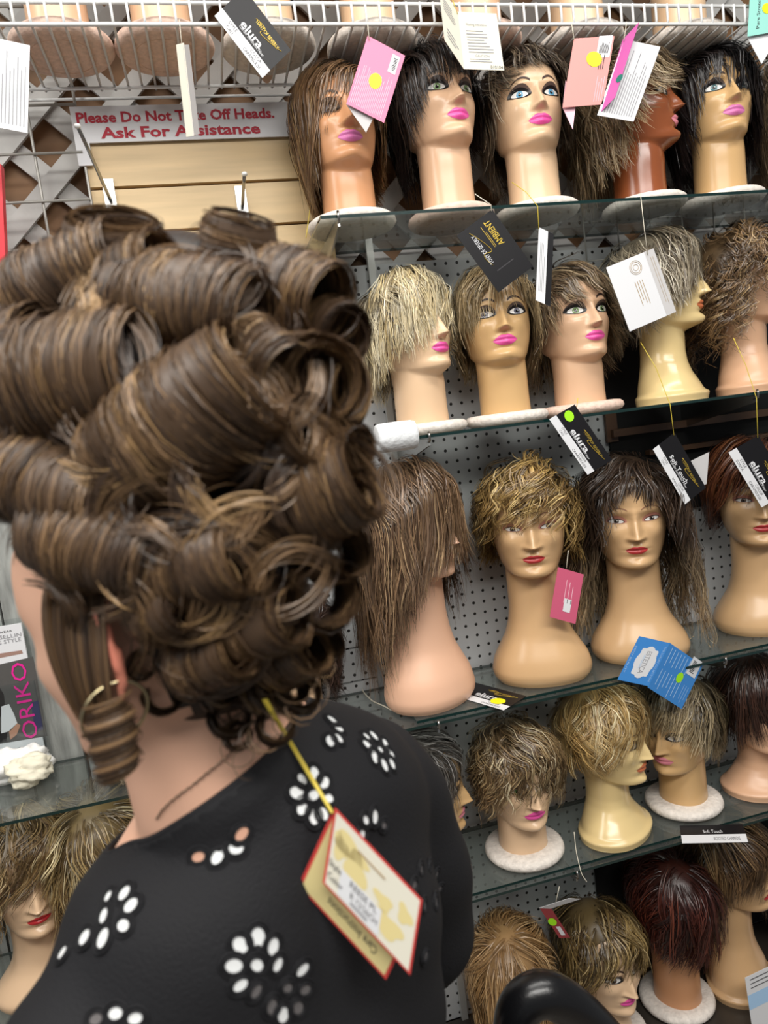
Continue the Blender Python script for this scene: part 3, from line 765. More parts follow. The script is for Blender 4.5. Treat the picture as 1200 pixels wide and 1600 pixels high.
hw(m('disc', (908, 627), S2, (919, 558), 6, 'peach', 'pink', 'green', 'peach mannequin head with green eyes and pink disc on second shelf', disc='pink'),
   'light brown flipped wig with wispy fringe on second shelf', seed=13,
   zR=[.132, .132, .075, .02, .0, -.01, -.01], zL=[.128, .112, .07, .02, -.01, -.02, -.01], vol=(.020, .022, .024), Lmax=(.06, .20), wave=(.004, .07), messy=.6, sweep=.6, whorl=(-.2, .2),
   root='42352a', pal=(('75624a', 1), ('958063', .7), ('b39f80', .3), ('54422f', .6)), flick=.014, flare=.5)
hw(m('facet', (1046, 625), S2, (1090, 502), 48, 'yellow', 'coral', 'brown', 'yellowish bust in profile behind the white card on second shelf'),
   'silver blonde layered wig over the eyes, head in profile behind white card', seed=14,
   zR=[.066, .072, .05, .03, .01, .0, -.02], vol=(.026, .026, .032), Lmax=(.08, .24), wave=(.0045, .08), messy=.6, sweep=.2,
   root='3f382f', pal=(('a39781', 1), ('c9bfa9', .8), ('7d705b', .8), ('55493b', .5)), flick=.003, rootmix=.4, fringe=.35, K=12)
hw(m('facet', (1172, 612), S2, (1214, 492), 45, 'rose', 'nude', 'brown', 'rose tan bust at the right end of second shelf'),
   'full curly brown wig with blonde tips, right end of second shelf', seed=15,
   zR=[.075, .075, .04, -.01, -.045, -.06, -.06], vol=(.034, .030, .040), Lmax=(.08, .24), wave=(.013, .042), messy=1., root='35281d',
   pal=(('5d4732', 1), ('7c6142', .8), ('a78b62', .35), ('46341f', .6)), flick=.006, flare=.3, K=16, G=378, ch=6, clump=.8)
# --- third shelf, tall busts
hw(m('tall', (670, 1062), S3+.0065, (698, 904), 36, 'pink', 'red', 'brown', 'pink bust with red lips under long brown wig, left of third shelf', sc=1.12),
   'long straggly light brown wig with blonde strands over the face', seed=21,
   zR=[.045, .040, .02, -.05, -.13, -.18, -.19], zL=[.03, .02, -.03, -.12, -.19, -.20, -.19], vol=(.024, .020, .024), Lmax=(.16, .46), wave=(.0045, .11), messy=.45, sweep=-.3,
   root='4a3a2b', pal=(('6b5440', 1), ('85694e', .8), ('553f2d', .8), ('b39672', .28)), flick=.004, K=18, G=504, ch=7, flare=.35, fringe=.3, rootmix=.3)
hw(m('tall', (848, 1052), S3+.0065, (815, 909), -20, 'bisque', 'brick', 'brown', 'bisque bust with red lips under golden shag on third shelf', sc=1.12),
   'golden brown curly shag wig with full fringe on third shelf', seed=22,
   zR=[.118, .116, .07, .03, .015, .0, .0], zL=[.116, .112, .075, .05, .03, .01, .0], vol=(.030, .030, .030), Lmax=(.07, .19), wave=(.008, .05), messy=.9,
   root='4c3a22', pal=(('8d7042', 1), ('b1935a', .9), ('6d532f', .8), ('cdb27a', .35)), flick=.004, K=13, fringe=.1, clump=.75)
hw(m('tall', (1000, 1015), S3+.0065, (999, 890), -24, 'bisque', 'brick', 'brown', 'bisque bust with red lips framed by long ombre waves', sc=1.12),
   'long wavy dark brown wig fading to blonde tips on third shelf', seed=23,
   zR=[.150, .125, -.02, -.15, -.19, -.19, -.19], zL=[.150, .120, -.03, -.16, -.19, -.19, -.19], vol=(.044, .020, .034), Lmax=(.22, .48), wave=(.0076, .12), messy=.15, sweep=.0, whorl=(.15, -.25),
   root='241a14', pal=(('3a2c22', 1), ('4b392b', .7), ('2c2019', .7)), tip=('cdb48e', .05, .15), K=20, fringe=.05, clump=.75, G=504, ch=7, flare=.9)
hw(m('tall', (1192, 985), S3+.0065, (1179, 858), -30, 'bisque', 'brick', 'brown', 'bisque bust with red lips at the right end of third shelf', sc=1.12),
   'short auburn wig with smooth side fringe, right end of third shelf', seed=24,
   zR=[.108, .108, .085, .06, .045, .03, .02], zL=[.105, .105, .085, .06, .045, .03, .02], vol=(.024, .026, .026), Lmax=(.08, .20), wave=(.003, .08), messy=.4, sweep=-.6, whorl=(.2, .2),
   root='2e1812', pal=(('57301f', 1), ('6f4129', .7), ('8d5c3a', .25), ('3e2118', .8)))
# --- fourth shelf
hw(m('disc', (676, 1372), S4+.0065, (733, 1312), 68, 'honey', 'soft', 'brown', 'honey coloured head in profile partly hidden behind the shopper, lower shelf', yc=1.455),
   'silver and black short wig on the head in profile', seed=31,
   zR=[.085, .085, .065, .05, .04, .03, .01], vol=(.024, .024, .024), Lmax=(.06, .18), wave=(.004, .07), messy=.6, root='2e2a26',
   pal=(('6f6a64', 1), ('b5b2ad', .8), ('484039', .8)), rootmix=.6)
hw(m('disc', (820, 1330), S4+.0065, (822, 1303), 2, 'pale', 'pink', 'green', 'pale head with hot pink lips on white disc, lower shelf', yc=1.455),
   'tousled brown and blonde wig covering the eyes on lower shelf', seed=32,
   zR=[.070, .072, .055, .045, .035, .02, .01], zL=[.068, .062, .05, .035, .02, .01, .0], vol=(.030, .028, .030), Lmax=(.06, .18), wave=(.008, .055), messy=1., sweep=.5,
   root='40311f', pal=(('806848', 1), ('a58d66', .7), ('5c472f', .9), ('d2c2a0', .3)), K=14, fringe=.35, clump=.8)
hw(m('facet', (962, 1330), S4+.0065, (994, 1232), 38, 'yellow', 'coral', 'brown', 'glossy yellowish bust with coral lips on lower shelf', yc=1.45),
   'honey blonde feathered pixie wig on the yellowish bust', seed=33,
   zR=[.070, .072, .058, .055, .045, .02, .01], vol=(.026, .026, .028), Lmax=(.05, .13), wave=(.006, .05), messy=1., root='7a5f36',
   pal=(('a88a56', 1), ('c3a876', .9), ('8a6b3e', .6), ('ddcda4', .3)), K=11, fringe=.45, clump=.7)
hw(m('disc', (1070, 1275), S4+.0065, (1040, 1228), -62, 'honey', 'soft', 'grey', 'honey coloured head turned left on white disc, lower shelf', yc=1.47),
   'ash blonde wig with black roots under the blue tag', seed=34,
   zR=[.100, .105, .09, .06, .03, .01, .01], zL=[.100, .100, .08, .05, .03, .01, .01], vol=(.024, .026, .028), Lmax=(.07, .20), wave=(.004, .065), messy=.55,
   root='1f1b18', pal=(('9a8968', 1), ('b9a888', .8), ('7c6a4c', .8)), rootmix=.75)
hw(m('facet', (1195, 1275), S4+.0065, (1184, 1190), -8, 'rose', 'red', 'brown', 'rose tan bust at the right end of lower shelf', yc=1.46),
   'dark chocolate wig hanging over the face, right end of lower shelf', seed=35,
   zR=[.05, .055, .04, .02, .0, -.01, -.01], vol=(.028, .028, .030), Lmax=(.08, .24), wave=(.0035, .08), messy=.5, fringe=.35, root='170e0b', pal=(('2e1c16', 1), ('40281e', .7), ('1f130f', .8), ('57392a', .2)))
# --- bottom deck
hw(m('facet', (815, 1680), S5, (815, 1625), 160, 'peach', 'pink', 'brown', 'peach bust turned away at the left of the bottom deck', yc=1.42),
   'strawberry blonde wig seen from behind, next to the black chair arm', seed=41,
   zR=[.10, .10, .06, .02, -.02, -.05, -.06], vol=(.026, .026, .030), Lmax=(.08, .22), wave=(.004, .08), messy=.6, root='7a5a36', pal=(('a98558', 1), ('c3a276', .9), ('8a683f', .7)), K=12)
hw(m('disc', (960, 1690), S5, (990, 1584), 12, 'pale', 'pink', 'brown', 'pale head with pink lips and black lined eyes on bottom deck', yc=1.44),
   'brown wig with blonde highlights and short fringe on bottom deck', seed=42,
   zR=[.112, .108, .08, .03, .0, -.02, -.02], zL=[.112, .105, .08, .03, -.01, -.03, -.02], vol=(.030, .030, .032), Lmax=(.06, .19), wave=(.006, .06), messy=.8, root='3a2d1c', pal=(('65522f', 1), ('8c7549', .8), ('4b3a22', .9), ('b5a075', .3)), K=12)
hw(m('disc', (1056, 1545), S5, (1056, 1508), 200, 'tan', 'pink', 'brown', 'tan head on white disc turned away on bottom deck', yc=1.47),
   'dark auburn wig seen from behind on bottom deck', seed=43,
   zR=[.08, .08, .05, .03, .02, .015, .005], vol=(.026, .028, .030), Lmax=(.08, .20), wave=(.003, .08), messy=.45, root='1e0c09', pal=(('3a1711', 1), ('4f2319', .8), ('6b3626', .3), ('290f0b', .7)))
hw(m('facet', (1152, 1515), S5, (1186, 1432), 40, 'bisque', 'red', 'brown', 'bisque bust in profile with red lips on bottom deck', yc=1.47),
   'brown wig with smooth fringe on the bust in profile, bottom deck', seed=44,
   zR=[.080, .082, .06, .05, .03, .01, .0], vol=(.026, .028, .028), Lmax=(.08, .22), wave=(.003, .09), messy=.4, sweep=.6, fringe=.3, root='2a1d14', pal=(('4c3825', 1), ('694f34', .7), ('8f7450', .25)))
hw(m('disc', 1.33, S5, S5+.12, 30, 'pink', 'pink', 'brown', 'pink head beyond the bust in profile on bottom deck', yc=1.47),
   'greyish wig at the far right of the bottom deck', seed=45,
   zR=[.10, .10, .07, .03, .0, -.02, -.02], vol=(.024, .024, .026), Lmax=(.08, .2), wave=(.004, .07), root='4a4038', pal=(('8d7d6e', 1), ('a89888', .6)), ch=9)
# --- left side
hw(m('tall', (86, 1560), S4, (78, 1463), 18, 'pale', 'red', 'brown', 'pale head with red lips at the lower left under the glass shelf', yc=1.455),
   'layered brown wig over the eyes at lower left corner', seed=51,
   zR=[.090, .085, .05, .01, -.02, -.05, -.06], zL=[.078, .070, .02, -.03, -.06, -.08, -.08], vol=(.032, .032, .034), Lmax=(.07, .24), wave=(.008, .09), messy=.7, sweep=-.4,
   root='42341f', pal=(('6f5836', 1), ('8e7650', .8), ('57422a', .8), ('b9a67f', .28)), flick=.010, K=13, fringe=.18, G=250)
hw(m('disc', (196, 1500), S4, (196, 1425), 170, 'peach', 'pink', 'brown', 'peach head turned away behind the black blouse at lower left', yc=1.47),
   'blonde streaked shag wig between the brown wig and the black blouse', seed=52,
   zR=[.08, .08, .05, .02, .0, -.03, -.05], vol=(.034, .030, .040), Lmax=(.06, .2), wave=(.007, .065), messy=.8, root='54432a', pal=(('8a7146', 1), ('ab9466', .8), ('66512f', .8), ('cdbd94', .3)), flick=.010, K=13)
hw(m('disc', (258, 1240), S3-.008, S3+.055, 150, 'peach', 'pink', 'brown', 'peach head on the magazine shelf behind the shopper', yc=1.49),
   'grey blonde wig showing only its ends on the magazine shelf', seed=53,
   zR=[.08, .08, .05, .0, -.035, -.045, -.05], vol=(.026, .026, .030), Lmax=(.10, .25), wave=(.004, .08), messy=.4, root='5a4c3a', pal=(('a3927a', 1), ('c6b9a2', .8), ('84735b', .6)), K=12)
hw(m('disc', (462, 1075), S3, S3+.085, -30, 'pale', 'pink', 'brown', 'pale head beside the pegboard half hidden by the shopper', yc=1.50),
   'dark brown curly wig half hidden behind the shopper', seed=54,
   zR=[.08, .06, .02, -.01, -.03, -.03, -.03], vol=(.028, .028, .030), Lmax=(.06, .18), wave=(.008, .05), messy=.9, root='1c1412', pal=(('33251f', 1), ('4a372e', .6), ('5f493d', .25)), K=12)
# --- heads standing on the wire shelf, only their disc bases show
wl_ = [(95, 'pink'), (256, 'pink'), (418, None), (580, None), (745, 'pink'), (905, None), (1065, None)]
names = ['leftmost pink disc based head on the wire shelf', 'second pink disc based head on the wire shelf', 'head on white disc on the wire shelf above the black folded tag',
         'head on greyish disc on the wire shelf above the pink tag', 'head on pink disc on the wire shelf above the blue eyed head', 'head on white disc on the wire shelf above the salmon tag', 'head on white disc at the right of the wire shelf']
for (px, dc), nm in zip(wl_, names):
    f_ = mannequin('disc', (px, 60), ZL+.0035, 1.455, ZL+.11, 5, 'peach' if dc else 'pale', 'pink', 'brown', nm, disc=dc)
# ------------------------------------------------------------------ hang tags
YT = YF-.014
def atz(x, y, Z): d = ray(x, y); return CAM+d*((Z-CAM[2])/d[2])
INK = {'white': M_paper, 'cream': mat('tag_cream', (226, 222, 206), .6, spec=.3), 'black': mat('tag_black', (22, 21, 24), .45, spec=.3), 'gold': mat('gold_ink', (206, 176, 70), .35, metal=.4), 'pink': mat('tag_pink', (226, 128, 162), .5),
       'salmon': mat('tag_salmon', (222, 152, 146), .5), 'magenta': mat('tag_magenta', (200, 92, 164), .5), 'mint': mat('tag_mint', (150, 216, 204), .5), 'rose': mat('tag_rose', (204, 92, 122), .5), 'blue': mat('tag_blue', (64, 138, 212), .5),
       'yellow': mat('dot_yellow', (246, 236, 20), .5), 'green': mat('dot_green', (166, 238, 30), .5), 'grey': mat('ink_grey', (150, 150, 154), .6), 'dark': mat('ink_dark', (50, 48, 52), .6), 'shade': mat('paper_shade', (196, 194, 194), .6),
       'red': mat('tag_red', (206, 66, 62), .5), 'palepink': mat('ink_pale_pink', (246, 200, 214), .6), 'paleblue': mat('ink_pale_blue', (170, 206, 240), .6), 'teal': mat('ink_teal', (24, 110, 100), .6), 'maroon': mat('tag_maroon', (150, 58, 62), .5),
       'oldgold': mat('ink_old_gold', (226, 210, 150), .5), 'brown': mat('ink_tan', (176, 150, 110), .6)}
M_gstr = mat('string_gold', (212, 190, 70), .45); M_wstr = mat('string_white', (214, 208, 190), .6); M_dstr = mat('string_tan', (150, 116, 70), .6)
class Card:
    def __init__(s, BL, BR, TL, y=YT, colour='white', label=None, parent=None, z=None, th=.0006, name='card', depth=None):
        f = (lambda p, i: atz(*p, z)) if z is not None else ((lambda p, i: pt(*p, depth[i] if isinstance(depth, tuple) else depth)) if depth is not None else (lambda p, i: aty(*p, y[i] if isinstance(y, tuple) else y)))
        s.px = np.array(BL, float), np.array(BR, float), np.array(TL, float)
        O, U, Vv = f(BL, 0), f(BR, 1), f(TL, 2)
        s.O, s.u, s.v = O, U-O, Vv-O
        n = np.cross(s.u, s.v); n /= np.linalg.norm(n); s.n = n if n@(CAM-O) > 0 else -n
        if parent is None:
            parent = empty('hang_tag', np.minimum(np.minimum(O, U), Vv), label, 'tag')
        s.t = parent
        s.card = MB().prism(O-s.n*th, s.u, s.v, s.n*th).build(name, INK[colour], parent)
        s.k = 0
    def uv(s, x, y):
        A = np.stack([s.px[1]-s.px[0], s.px[2]-s.px[0]], 1); return np.linalg.solve(A, np.array([x, y])-s.px[0])
    def P(s, u, v, lift=0): return s.O+s.u*u+s.v*v+s.n*(.00025+.00022*lift)
    def rect(s, u0, v0, u1, v1, col, name='print', lift=0):
        V = [s.P(u0, v0, lift), s.P(u1, v0, lift), s.P(u1, v1, lift), s.P(u0, v1, lift)]
        obj(name, mesh(name, np.array(V)-np.array(s.t.location), [[0, 1, 2, 3]], INK[col], False), s.t); return s
    def lines(s, u0, v0, u1, v1, n, col, frac=.35, seed=0, lift=0, vert=False):
        r = np.random.default_rng(seed); mb = MB()
        for i in range(n):
            a, b = (v0+(v1-v0)*(i+.5-frac/2)/n, v0+(v1-v0)*(i+.5+frac/2)/n) if not vert else (u0+(u1-u0)*(i+.5-frac/2)/n, u0+(u1-u0)*(i+.5+frac/2)/n)
            e = r.uniform(.6, 1)
            if not vert: q = [s.P(u0, a, lift), s.P(u0+(u1-u0)*e, a, lift), s.P(u0+(u1-u0)*e, b, lift), s.P(u0, b, lift)]
            else: q = [s.P(a, v0, lift), s.P(b, v0, lift), s.P(b, v0+(v1-v0)*e, lift), s.P(a, v0+(v1-v0)*e, lift)]
            mb.add(q, [(0, 1, 2, 3)])
        mb.build('fine_print', INK[col], s.t); return s
    def dot(s, x, y, rpx, col, lift=2):
        u, v = s.uv(x, y); c = s.P(u, v, lift); L = np.linalg.norm(s.u)/np.linalg.norm(s.px[1]-s.px[0]); R = rpx*L
        e1 = s.u/np.linalg.norm(s.u); e2 = np.cross(s.n, e1); a = np.arange(24)/24*2*math.pi
        V = c+np.cos(a)[:, None]*e1*R*1.1+np.sin(a)[:, None]*e2*R*.92
        o = obj('dot_sticker', mesh('dot_sticker', V-np.array(s.t.location), [list(range(24))], INK[col], False), s.t); return s
    def text(s, st, u, v, h, col, width=None, bold=0., lift=1):
        hu = np.linalg.norm(s.v); wu = np.linalg.norm(s.u)
        e1 = s.u/wu; e2 = s.v/hu
        flat_text(st, bold, s.P(u, v, lift), e1, e2, h*hu, INK[col], s.t, None if width is None else width*wu); return s
    def barcode(s, x, y, du, dv, seed=3):
        u, v = s.uv(x, y); s.rect(u-du, v-dv, u+du, v+dv, 'white', 'sticker', 1)
        s.lines(u-du*.7, v-dv*.6, u+du*.7, v+dv*.5, 9, 'dark', .55, seed, 2, vert=True); return s
    def swash(s, u, v, su, sv, col='gold'):
        t = np.linspace(0, 1, 26); uu = u+su*(t-.5)+su*.16*np.sin(t*9); vv = v+sv*np.sin(t*7.5+.6)*(1-.35*t)
        mb = MB(); mb.tube([s.P(a, b, 2) for a, b in zip(uu, vv)], .00055, 5); mb.build('flourish', INK[col], s.t, True); return s
    def string(s, pts, col=M_gstr, y=YT-.002, r=.0008):
        P = [aty(*p[:2], p[2] if len(p) > 2 else y) for p in pts]
        MB().tube(P, r, 6).build('string', col, s.t, True); return s
    def leaf(s, BL, BR, TL, y, col, name='back_leaf'):
        return Card(BL, BR, TL, y, col, parent=s.t, name=name)
def elura(BL, BR, TL, label, sub=True, style=None, color=None, dot=None, brand='elura', **kw):
    c = Card(BL, BR, TL, colour='black', label=label, **kw)
    c.rect(0, 0, 1, .27, 'white', 'name_strip')
    c.text('STYLE', .26, .20, .075, 'dark').text('COLOR', .74, .20, .075, 'dark')
    c.text(style or 'CALI', .26, .09, .075, 'dark').text(color or 'CARAMELKISS', .72, .09, .075, 'dark', .34)
    c.text(brand, .50, .46, .20 if brand == 'elura' else .15, 'white', .40 if brand == 'elura' else .5, .02 if brand == 'elura' else .01)
    if sub: c.text('Cardiff Synthetic Fiber', .56, .345, .07, 'white', .5)
    c.text('TONY OF BEVERLY', .64, .76, .085, 'gold', .46).swash(.64, .72, .5, .10)
    if dot: c.dot(*dot)
    return c
# 1 far left white card
Card((-60, 188), (43, 208), (-57, 48), colour='white', label='white printed card hanging at the upper left edge').lines(.45, .06, .97, .90, 9, 'grey', .25, 1, 1, vert=True).string([(-8, 50), (-6, 20)], M_wstr)
# 2
elura((335, 25), (410, 122), (381, -19), 'black tag hanging from the wire shelf left of the brown bob')
# 3 thin folded card seen edge on
c = Card((291, 214), (303, 212), (275, 70), (YT, YT-.015, YT), 'cream', label='narrow white folded card seen edge on before the sign'); c.leaf((303, 212), (312, 209), (286, 70), (YT-.015, YT+.008, YT-.015), 'shade'); c.string([(284, 70), (280, 30)], M_wstr)
# 4 pink
c = Card((600, 192), (633, 87), (541, 162), colour='pink', label='pink folded tag with yellow dot beside the brown bob')
c.lines(.04, .10, .62, .96, 20, 'palepink', .25, 4, 1).dot(586, 127, 11, 'yellow').barcode(615, 101, .13, .10)
c.leaf((572, 207), (606, 140), (541, 163), YT+.006, 'shade'); c.string([(577, 62), (574, 34)], M_wstr)
# 5 white leaflet
c = Card((725, 108), (788, 110), (712, 18), colour='cream', label='white folded care leaflet between the black wig and blue eyed head')
c.text('Washing Instructions', .45, .78, .05, 'grey', .5).lines(.18, .28, .85, .70, 8, 'grey', .3, 5, 1).text('CAUTION', .5, .24, .045, 'grey').lines(.18, .12, .85, .2, 2, 'grey', .3, 6, 1).text('010104', .82, .05, .06, 'dark')
l = c.leaf((695, 63), (725, 108), (685, -28), (YT-.03, YT, YT-.03), 'cream'); l.lines(.15, .60, .8, .85, 5, 'grey', .3, 7, 1); l.lines(.2, .15, .8, .35, 3, 'grey', .3, 8, 1); c.string([(715, 22), (707, 0)], M_gstr)
# 6 salmon
c = Card((879, 168), (942, 163), (897, 60), colour='salmon', label='salmon folded tag with barcode and yellow dot before the ash shag')
c.barcode(944, 72, .17, .16).dot(928, 92, 11, 'yellow').lines(.72, .05, .95, .45, 4, 'palepink', .2, 9, 1, vert=True).lines(.70, .52, .86, .75, 3, 'dark', .35, 10, 1, vert=True)
c.leaf((895, 202), (900, 160), (879, 168), YT+.006, 'palepink'); c.string([(897, 62), (893, 36)], M_wstr)
# 7 magenta and white
c = Card((990, 190), (1032, 73), (933, 180), colour='white', label='white printed card with magenta cover beside the dark brown head'); c.lines(.05, .08, .9, .95, 13, 'grey', .3, 11, 1)
l = c.leaf((936, 178), (973, 62), (961, 152), (YT+.003, YT+.003, YT-.02), 'magenta', 'cover'); l.dot(968, 123, 6, 'teal'); c.string([(975, 64), (979, 34)], M_wstr)
# 8 mint
c = Card((1168, 57), (1230, 46), (1174, -40), colour='mint', label='mint green tag at the upper right corner'); c.dot(1198, 13, 7, 'yellow')
e1, e2 = c.v/np.linalg.norm(c.v), -c.u/np.linalg.norm(c.u); flat_text('Pure Stretch Cap', 0., c.P(.25, .45, 1), e1, e2, .008, INK['dark'], c.t, .085)
c.leaf((1190, 100), (1215, 60), (1168, 59), YT+.006, 'white')
# 9 ambient
c = Card((833, 416), (769, 327), (779, 457), colour='black', label='black tag with gold lettering hanging upside down from top shelf')
c.text('AMBIENT', .72, .28, .15, 'gold', .40, .01).lines(.55, .40, .90, .47, 2, 'gold', .3, 12, 1).text('TONY OF BEVERLY', .62, .72, .10, 'white', .48).swash(.62, .66, .52, .13).lines(.25, .03, .27, .97, 1, 'dark', .5, 1, 1); c.string([(768, 330), (767, 320), (742, 303)], M_wstr)
# 10 narrow
c = Card((837, 469), (860, 479), (842, 355), colour='white', label='narrow white and black card hanging beside the upside down tag'); c.rect(.62, 0, 1, 1, 'black').lines(.12, .15, .5, .85, 4, 'grey', .25, 13, 1, vert=True); c.string([(842, 358), (840, 322), (822, 300), (800, 285, 1.36)], M_gstr)
# 11 white card
c = Card((947, 418), (984, 518), (1021, 388), colour='white', label='white card with round emblem before the silver blonde wig'); c.rect(0, .80, 1, 1, 'shade').lines(.36, .40, .75, .60, 4, 'brown', .2, 14, 1).lines(.1, .86, .9, .95, 2, 'brown', .12, 15, 2)
for R_ in (.014, .011, .006):
    u, v = c.uv(993, 418); cc_ = c.P(u, v, 1); a = np.linspace(0, 2*math.pi, 30); e1 = c.u/np.linalg.norm(c.u); e2 = np.cross(c.n, e1)
    MB().tube(cc_+np.cos(a)[:, None]*e1*R_+np.sin(a)[:, None]*e2*R_, .0004, 4, caps=False).build('emblem', INK['brown'], c.t)
c.string([(1012, 398), (1006, 352), (1001, 306)], M_wstr)
# 12-14 and 16
elura((858, 655), (918, 742), (898, 632), 'black tag with green dot below the second glass shelf', dot=(889, 650, 8, 'green')).string([(901, 636), (903, 622)], M_gstr)
c = elura((1020, 702), (1070, 788), (1054, 676), 'black tag hanging over the ombre wig', brand='Soft Touch', color='ROOTED CHAMOIS'); c.string([(1053, 680), (1047, 632), (1025, 575, 1.36), (1001, 535, 1.37)], M_gstr)
c.leaf((1076, 770), (1104, 756), (1080, 720), YT+.006, 'shade')
elura((1138, 707), (1190, 793), (1185, 680), 'black tag at the right edge over the auburn wig', style='SONYA').string([(1184, 684), (1182, 622), (1165, 570, 1.36), (1146, 528, 1.37)], M_gstr)
elura((705, 1086), (787, 1110), (741, 1066), 'black tag with yellow dot lying flat at the pink bust', z=S3+.0075, dot=(779, 1097, 9, 'yellow'))
# 15 rose
c = Card((859, 964), (899, 975), (872, 886), colour='rose', y=1.372, label='rose pink tag hanging below the golden shag wig'); c.lines(.35, .35, .75, .9, 3, 'palepink', .15, 16, 1, vert=True); u, v = c.uv(886, 946); c.rect(u-.14, v-.13, u+.14, v+.13, 'white', 'sticker', 1); c.string([(885, 888), (888, 860)], M_wstr, 1.372)
# 17 blue
c = Card((999, 994), (965, 1062), (1047, 1005), (YT, YT, YT), 'blue', label='blue folded tag with white label and green dot')
u, v = c.uv(1007, 1035)
a = np.arange(40)/40*2*math.pi; rr_ = 1+.07*np.cos(a*8)
V = np.array([c.P(u+.34*k*abs(math.cos(t))**.7*np.sign(math.cos(t)), v+.30*k*abs(math.sin(t))**.7*np.sign(math.sin(t)), 1) for t, k in zip(a, rr_)])
obj('label_shape', mesh('label_shape', V-np.array(c.t.location), [list(range(40))], INK['white'], False), c.t)
c.text('ESTETICA', u, v, .16, 'grey', .50, lift=2).text('ESTETICA DESIGNS', u, v-.10, .05, 'paleblue', .3, lift=2).text('NEW BEAUTY', .52, .06, .06, 'paleblue', .6).text('THE LUXURY COLLECTION', .5, .92, .06, 'paleblue', .8)
l = c.leaf((1046, 1004), (1012, 1074), (1098, 1040), (YT, YT, YT+.022), 'blue', 'front_leaf'); l.lines(.05, .08, .48, .72, 7, 'paleblue', .16, 17, 1).lines(.52, .08, .98, .72, 7, 'paleblue', .16, 18, 1).lines(.55, .76, .95, .95, 3, 'paleblue', .14, 19, 1); l.dot(1061, 1059, 8, 'green').barcode(1084, 1043, .19, .13)
# 18 flat card on the lower shelf
c = Card((1066, 1318), (1169, 1316), (1062, 1290), colour='black', z=S4+.0075, label='black and white card lying flat by the disc base'); c.rect(0, 0, 1, .45, 'white', 'name_strip').text('ROOTED CHAMOIS', .7, .22, .2, 'dark', .4).text('Soft Touch', .5, .62, .18, 'white', .3)
# 19 maroon
c = Card((844, 1420), (874, 1466), (861, 1419), colour='maroon', y=(1.345, 1.345, 1.335), label='maroon and white folded tag beside the strawberry blonde wig'); c.dot(863, 1440, 6, 'green'); c.leaf((842, 1419), (860, 1420), (888, 1404), (1.345, 1.335, 1.30), 'white'); u, v = c.uv(876, 1454); c.rect(u-.15, v-.2, u+.15, v+.2, 'white', 'sticker', 1); c.string([(868, 1412), (874, 1385)], M_wstr, 1.335)
# 20 bottom right
c = Card((1180, 1640), (1260, 1600), (1164, 1528), colour='white', y=1.325, label='white and pale blue printed card at the bottom right corner'); c.rect(.0, .55, 1, .75, 'paleblue').lines(.08, .8, .9, .97, 3, 'dark', .2, 20, 1)
# 21 black corner behind the updo
c = Card((500, 516), (532, 543), (524, 498), colour='black', y=1.56, label='black tag corner poking out beside the pegboard'); c.string([(526, 500), (523, 440)], M_wstr, 1.56)
# cords
def cord(P, label, m_, r=.0012):
    P = np.array(P); n = len(P); t = np.linspace(0, n-1, n*6); Q = np.stack([np.interp(t, range(n), P[:, k]) for k in range(3)], 1)
    for _ in range(4): Q[1:-1] = (Q[:-2]+Q[1:-1]*2+Q[2:])/4
    o = MB().tube(Q, r, 6).build('cord', m_, smooth=True, origin=Q[-1]); return tag(o, label, 'cord')
cord([atz(559, 1060, S3+.002), atz(568, 1082, S3+.002), atz(582, 1096, S3+.002), atz(600, 1103, S3+.002), atz(612, 1110, S3+.002)], 'thin white cord lying on the shelf behind the shopper', M_wstr, .0015)
cord([aty(897, 1300, 1.38), aty(900, 1330, 1.37), aty(908, 1365, 1.345), aty(917, 1378, 1.34)], 'thin white thread hanging beside the yellowish bust', M_wstr, .0009)
cord([aty(487, 296, 1.5), aty(484, 330, 1.5), aty(478, 372, 1.5)], 'thin yellow thread hanging under the brown bob', M_gstr, .0009)

# ------------------------------------------------------------------ magazine stand, cloth
ZSL = S3-.008
b = atz(78, 1196, ZSL); ym = b[1]; xr = b[0]
zt_ = aty(44, 972, ym)[2]; xl = xr-.215
mg = empty('magazine_stand', (xl, ym, ZSL), 'clear acrylic stand holding a wig style magazine', 'magazine')
MB().box((xl, ym, ZSL+.004), (xr-.004, ym+.006, zt_)).build('magazine', M_paper, mg)
def mrect(x0, z0, x1, z1, m_, name='print', lift=1):
    obj(name, mesh(name, np.array([(x0, ym-.0003*lift, z0), (x1, ym-.0003*lift, z0), (x1, ym-.0003*lift, z1), (x0, ym-.0003*lift, z1)])-np.array(mg.location), [[0, 1, 2, 3]], m_, False), mg)
def mz(py, x=40): return aty(x, py, ym)[2]
def mx_(px, py=1100): return aty(px, py, ym)[0]
def blob(pts, m_, lift, name='print'):
    P = np.array([aty(x, y, ym-.0003*lift) for x, y in pts]); obj(name, mesh(name, P-np.array(mg.location), [list(range(len(P)))], m_, False), mg)
blob([(-60, 1052), (52, 1026), (74, 1150), (-60, 1172)], mat('cover_grey', (84, 82, 80), .5), 1, 'cover_photo')
blob([(-60, 1030), (34, 1016), (36, 1021), (-60, 1040)], mat('cover_tan', (160, 128, 116), .5), 1)
blob([(-30, 1080), (-2, 1072), (6, 1085), (8, 1105), (-2, 1125), (-30, 1130)], mat('cover_hair', (34, 26, 24), .5), 2)
blob([(2, 1104), (14, 1100), (22, 1116), (27, 1130), (16, 1142), (2, 1146)], M_paper, 3)
blob([(14, 1142), (27, 1130), (32, 1133), (26, 1148), (16, 1156)], mat('cover_skin', (188, 140, 116), .5), 3)
blob([(-30, 1150), (12, 1140), (10, 1158), (-30, 1165)], mat('cover_black', (22, 20, 24), .5), 2)
blob([(48, 1098), (60, 1094), (68, 1140), (55, 1143)], mat('cover_blue', (54, 52, 92), .5), 2)
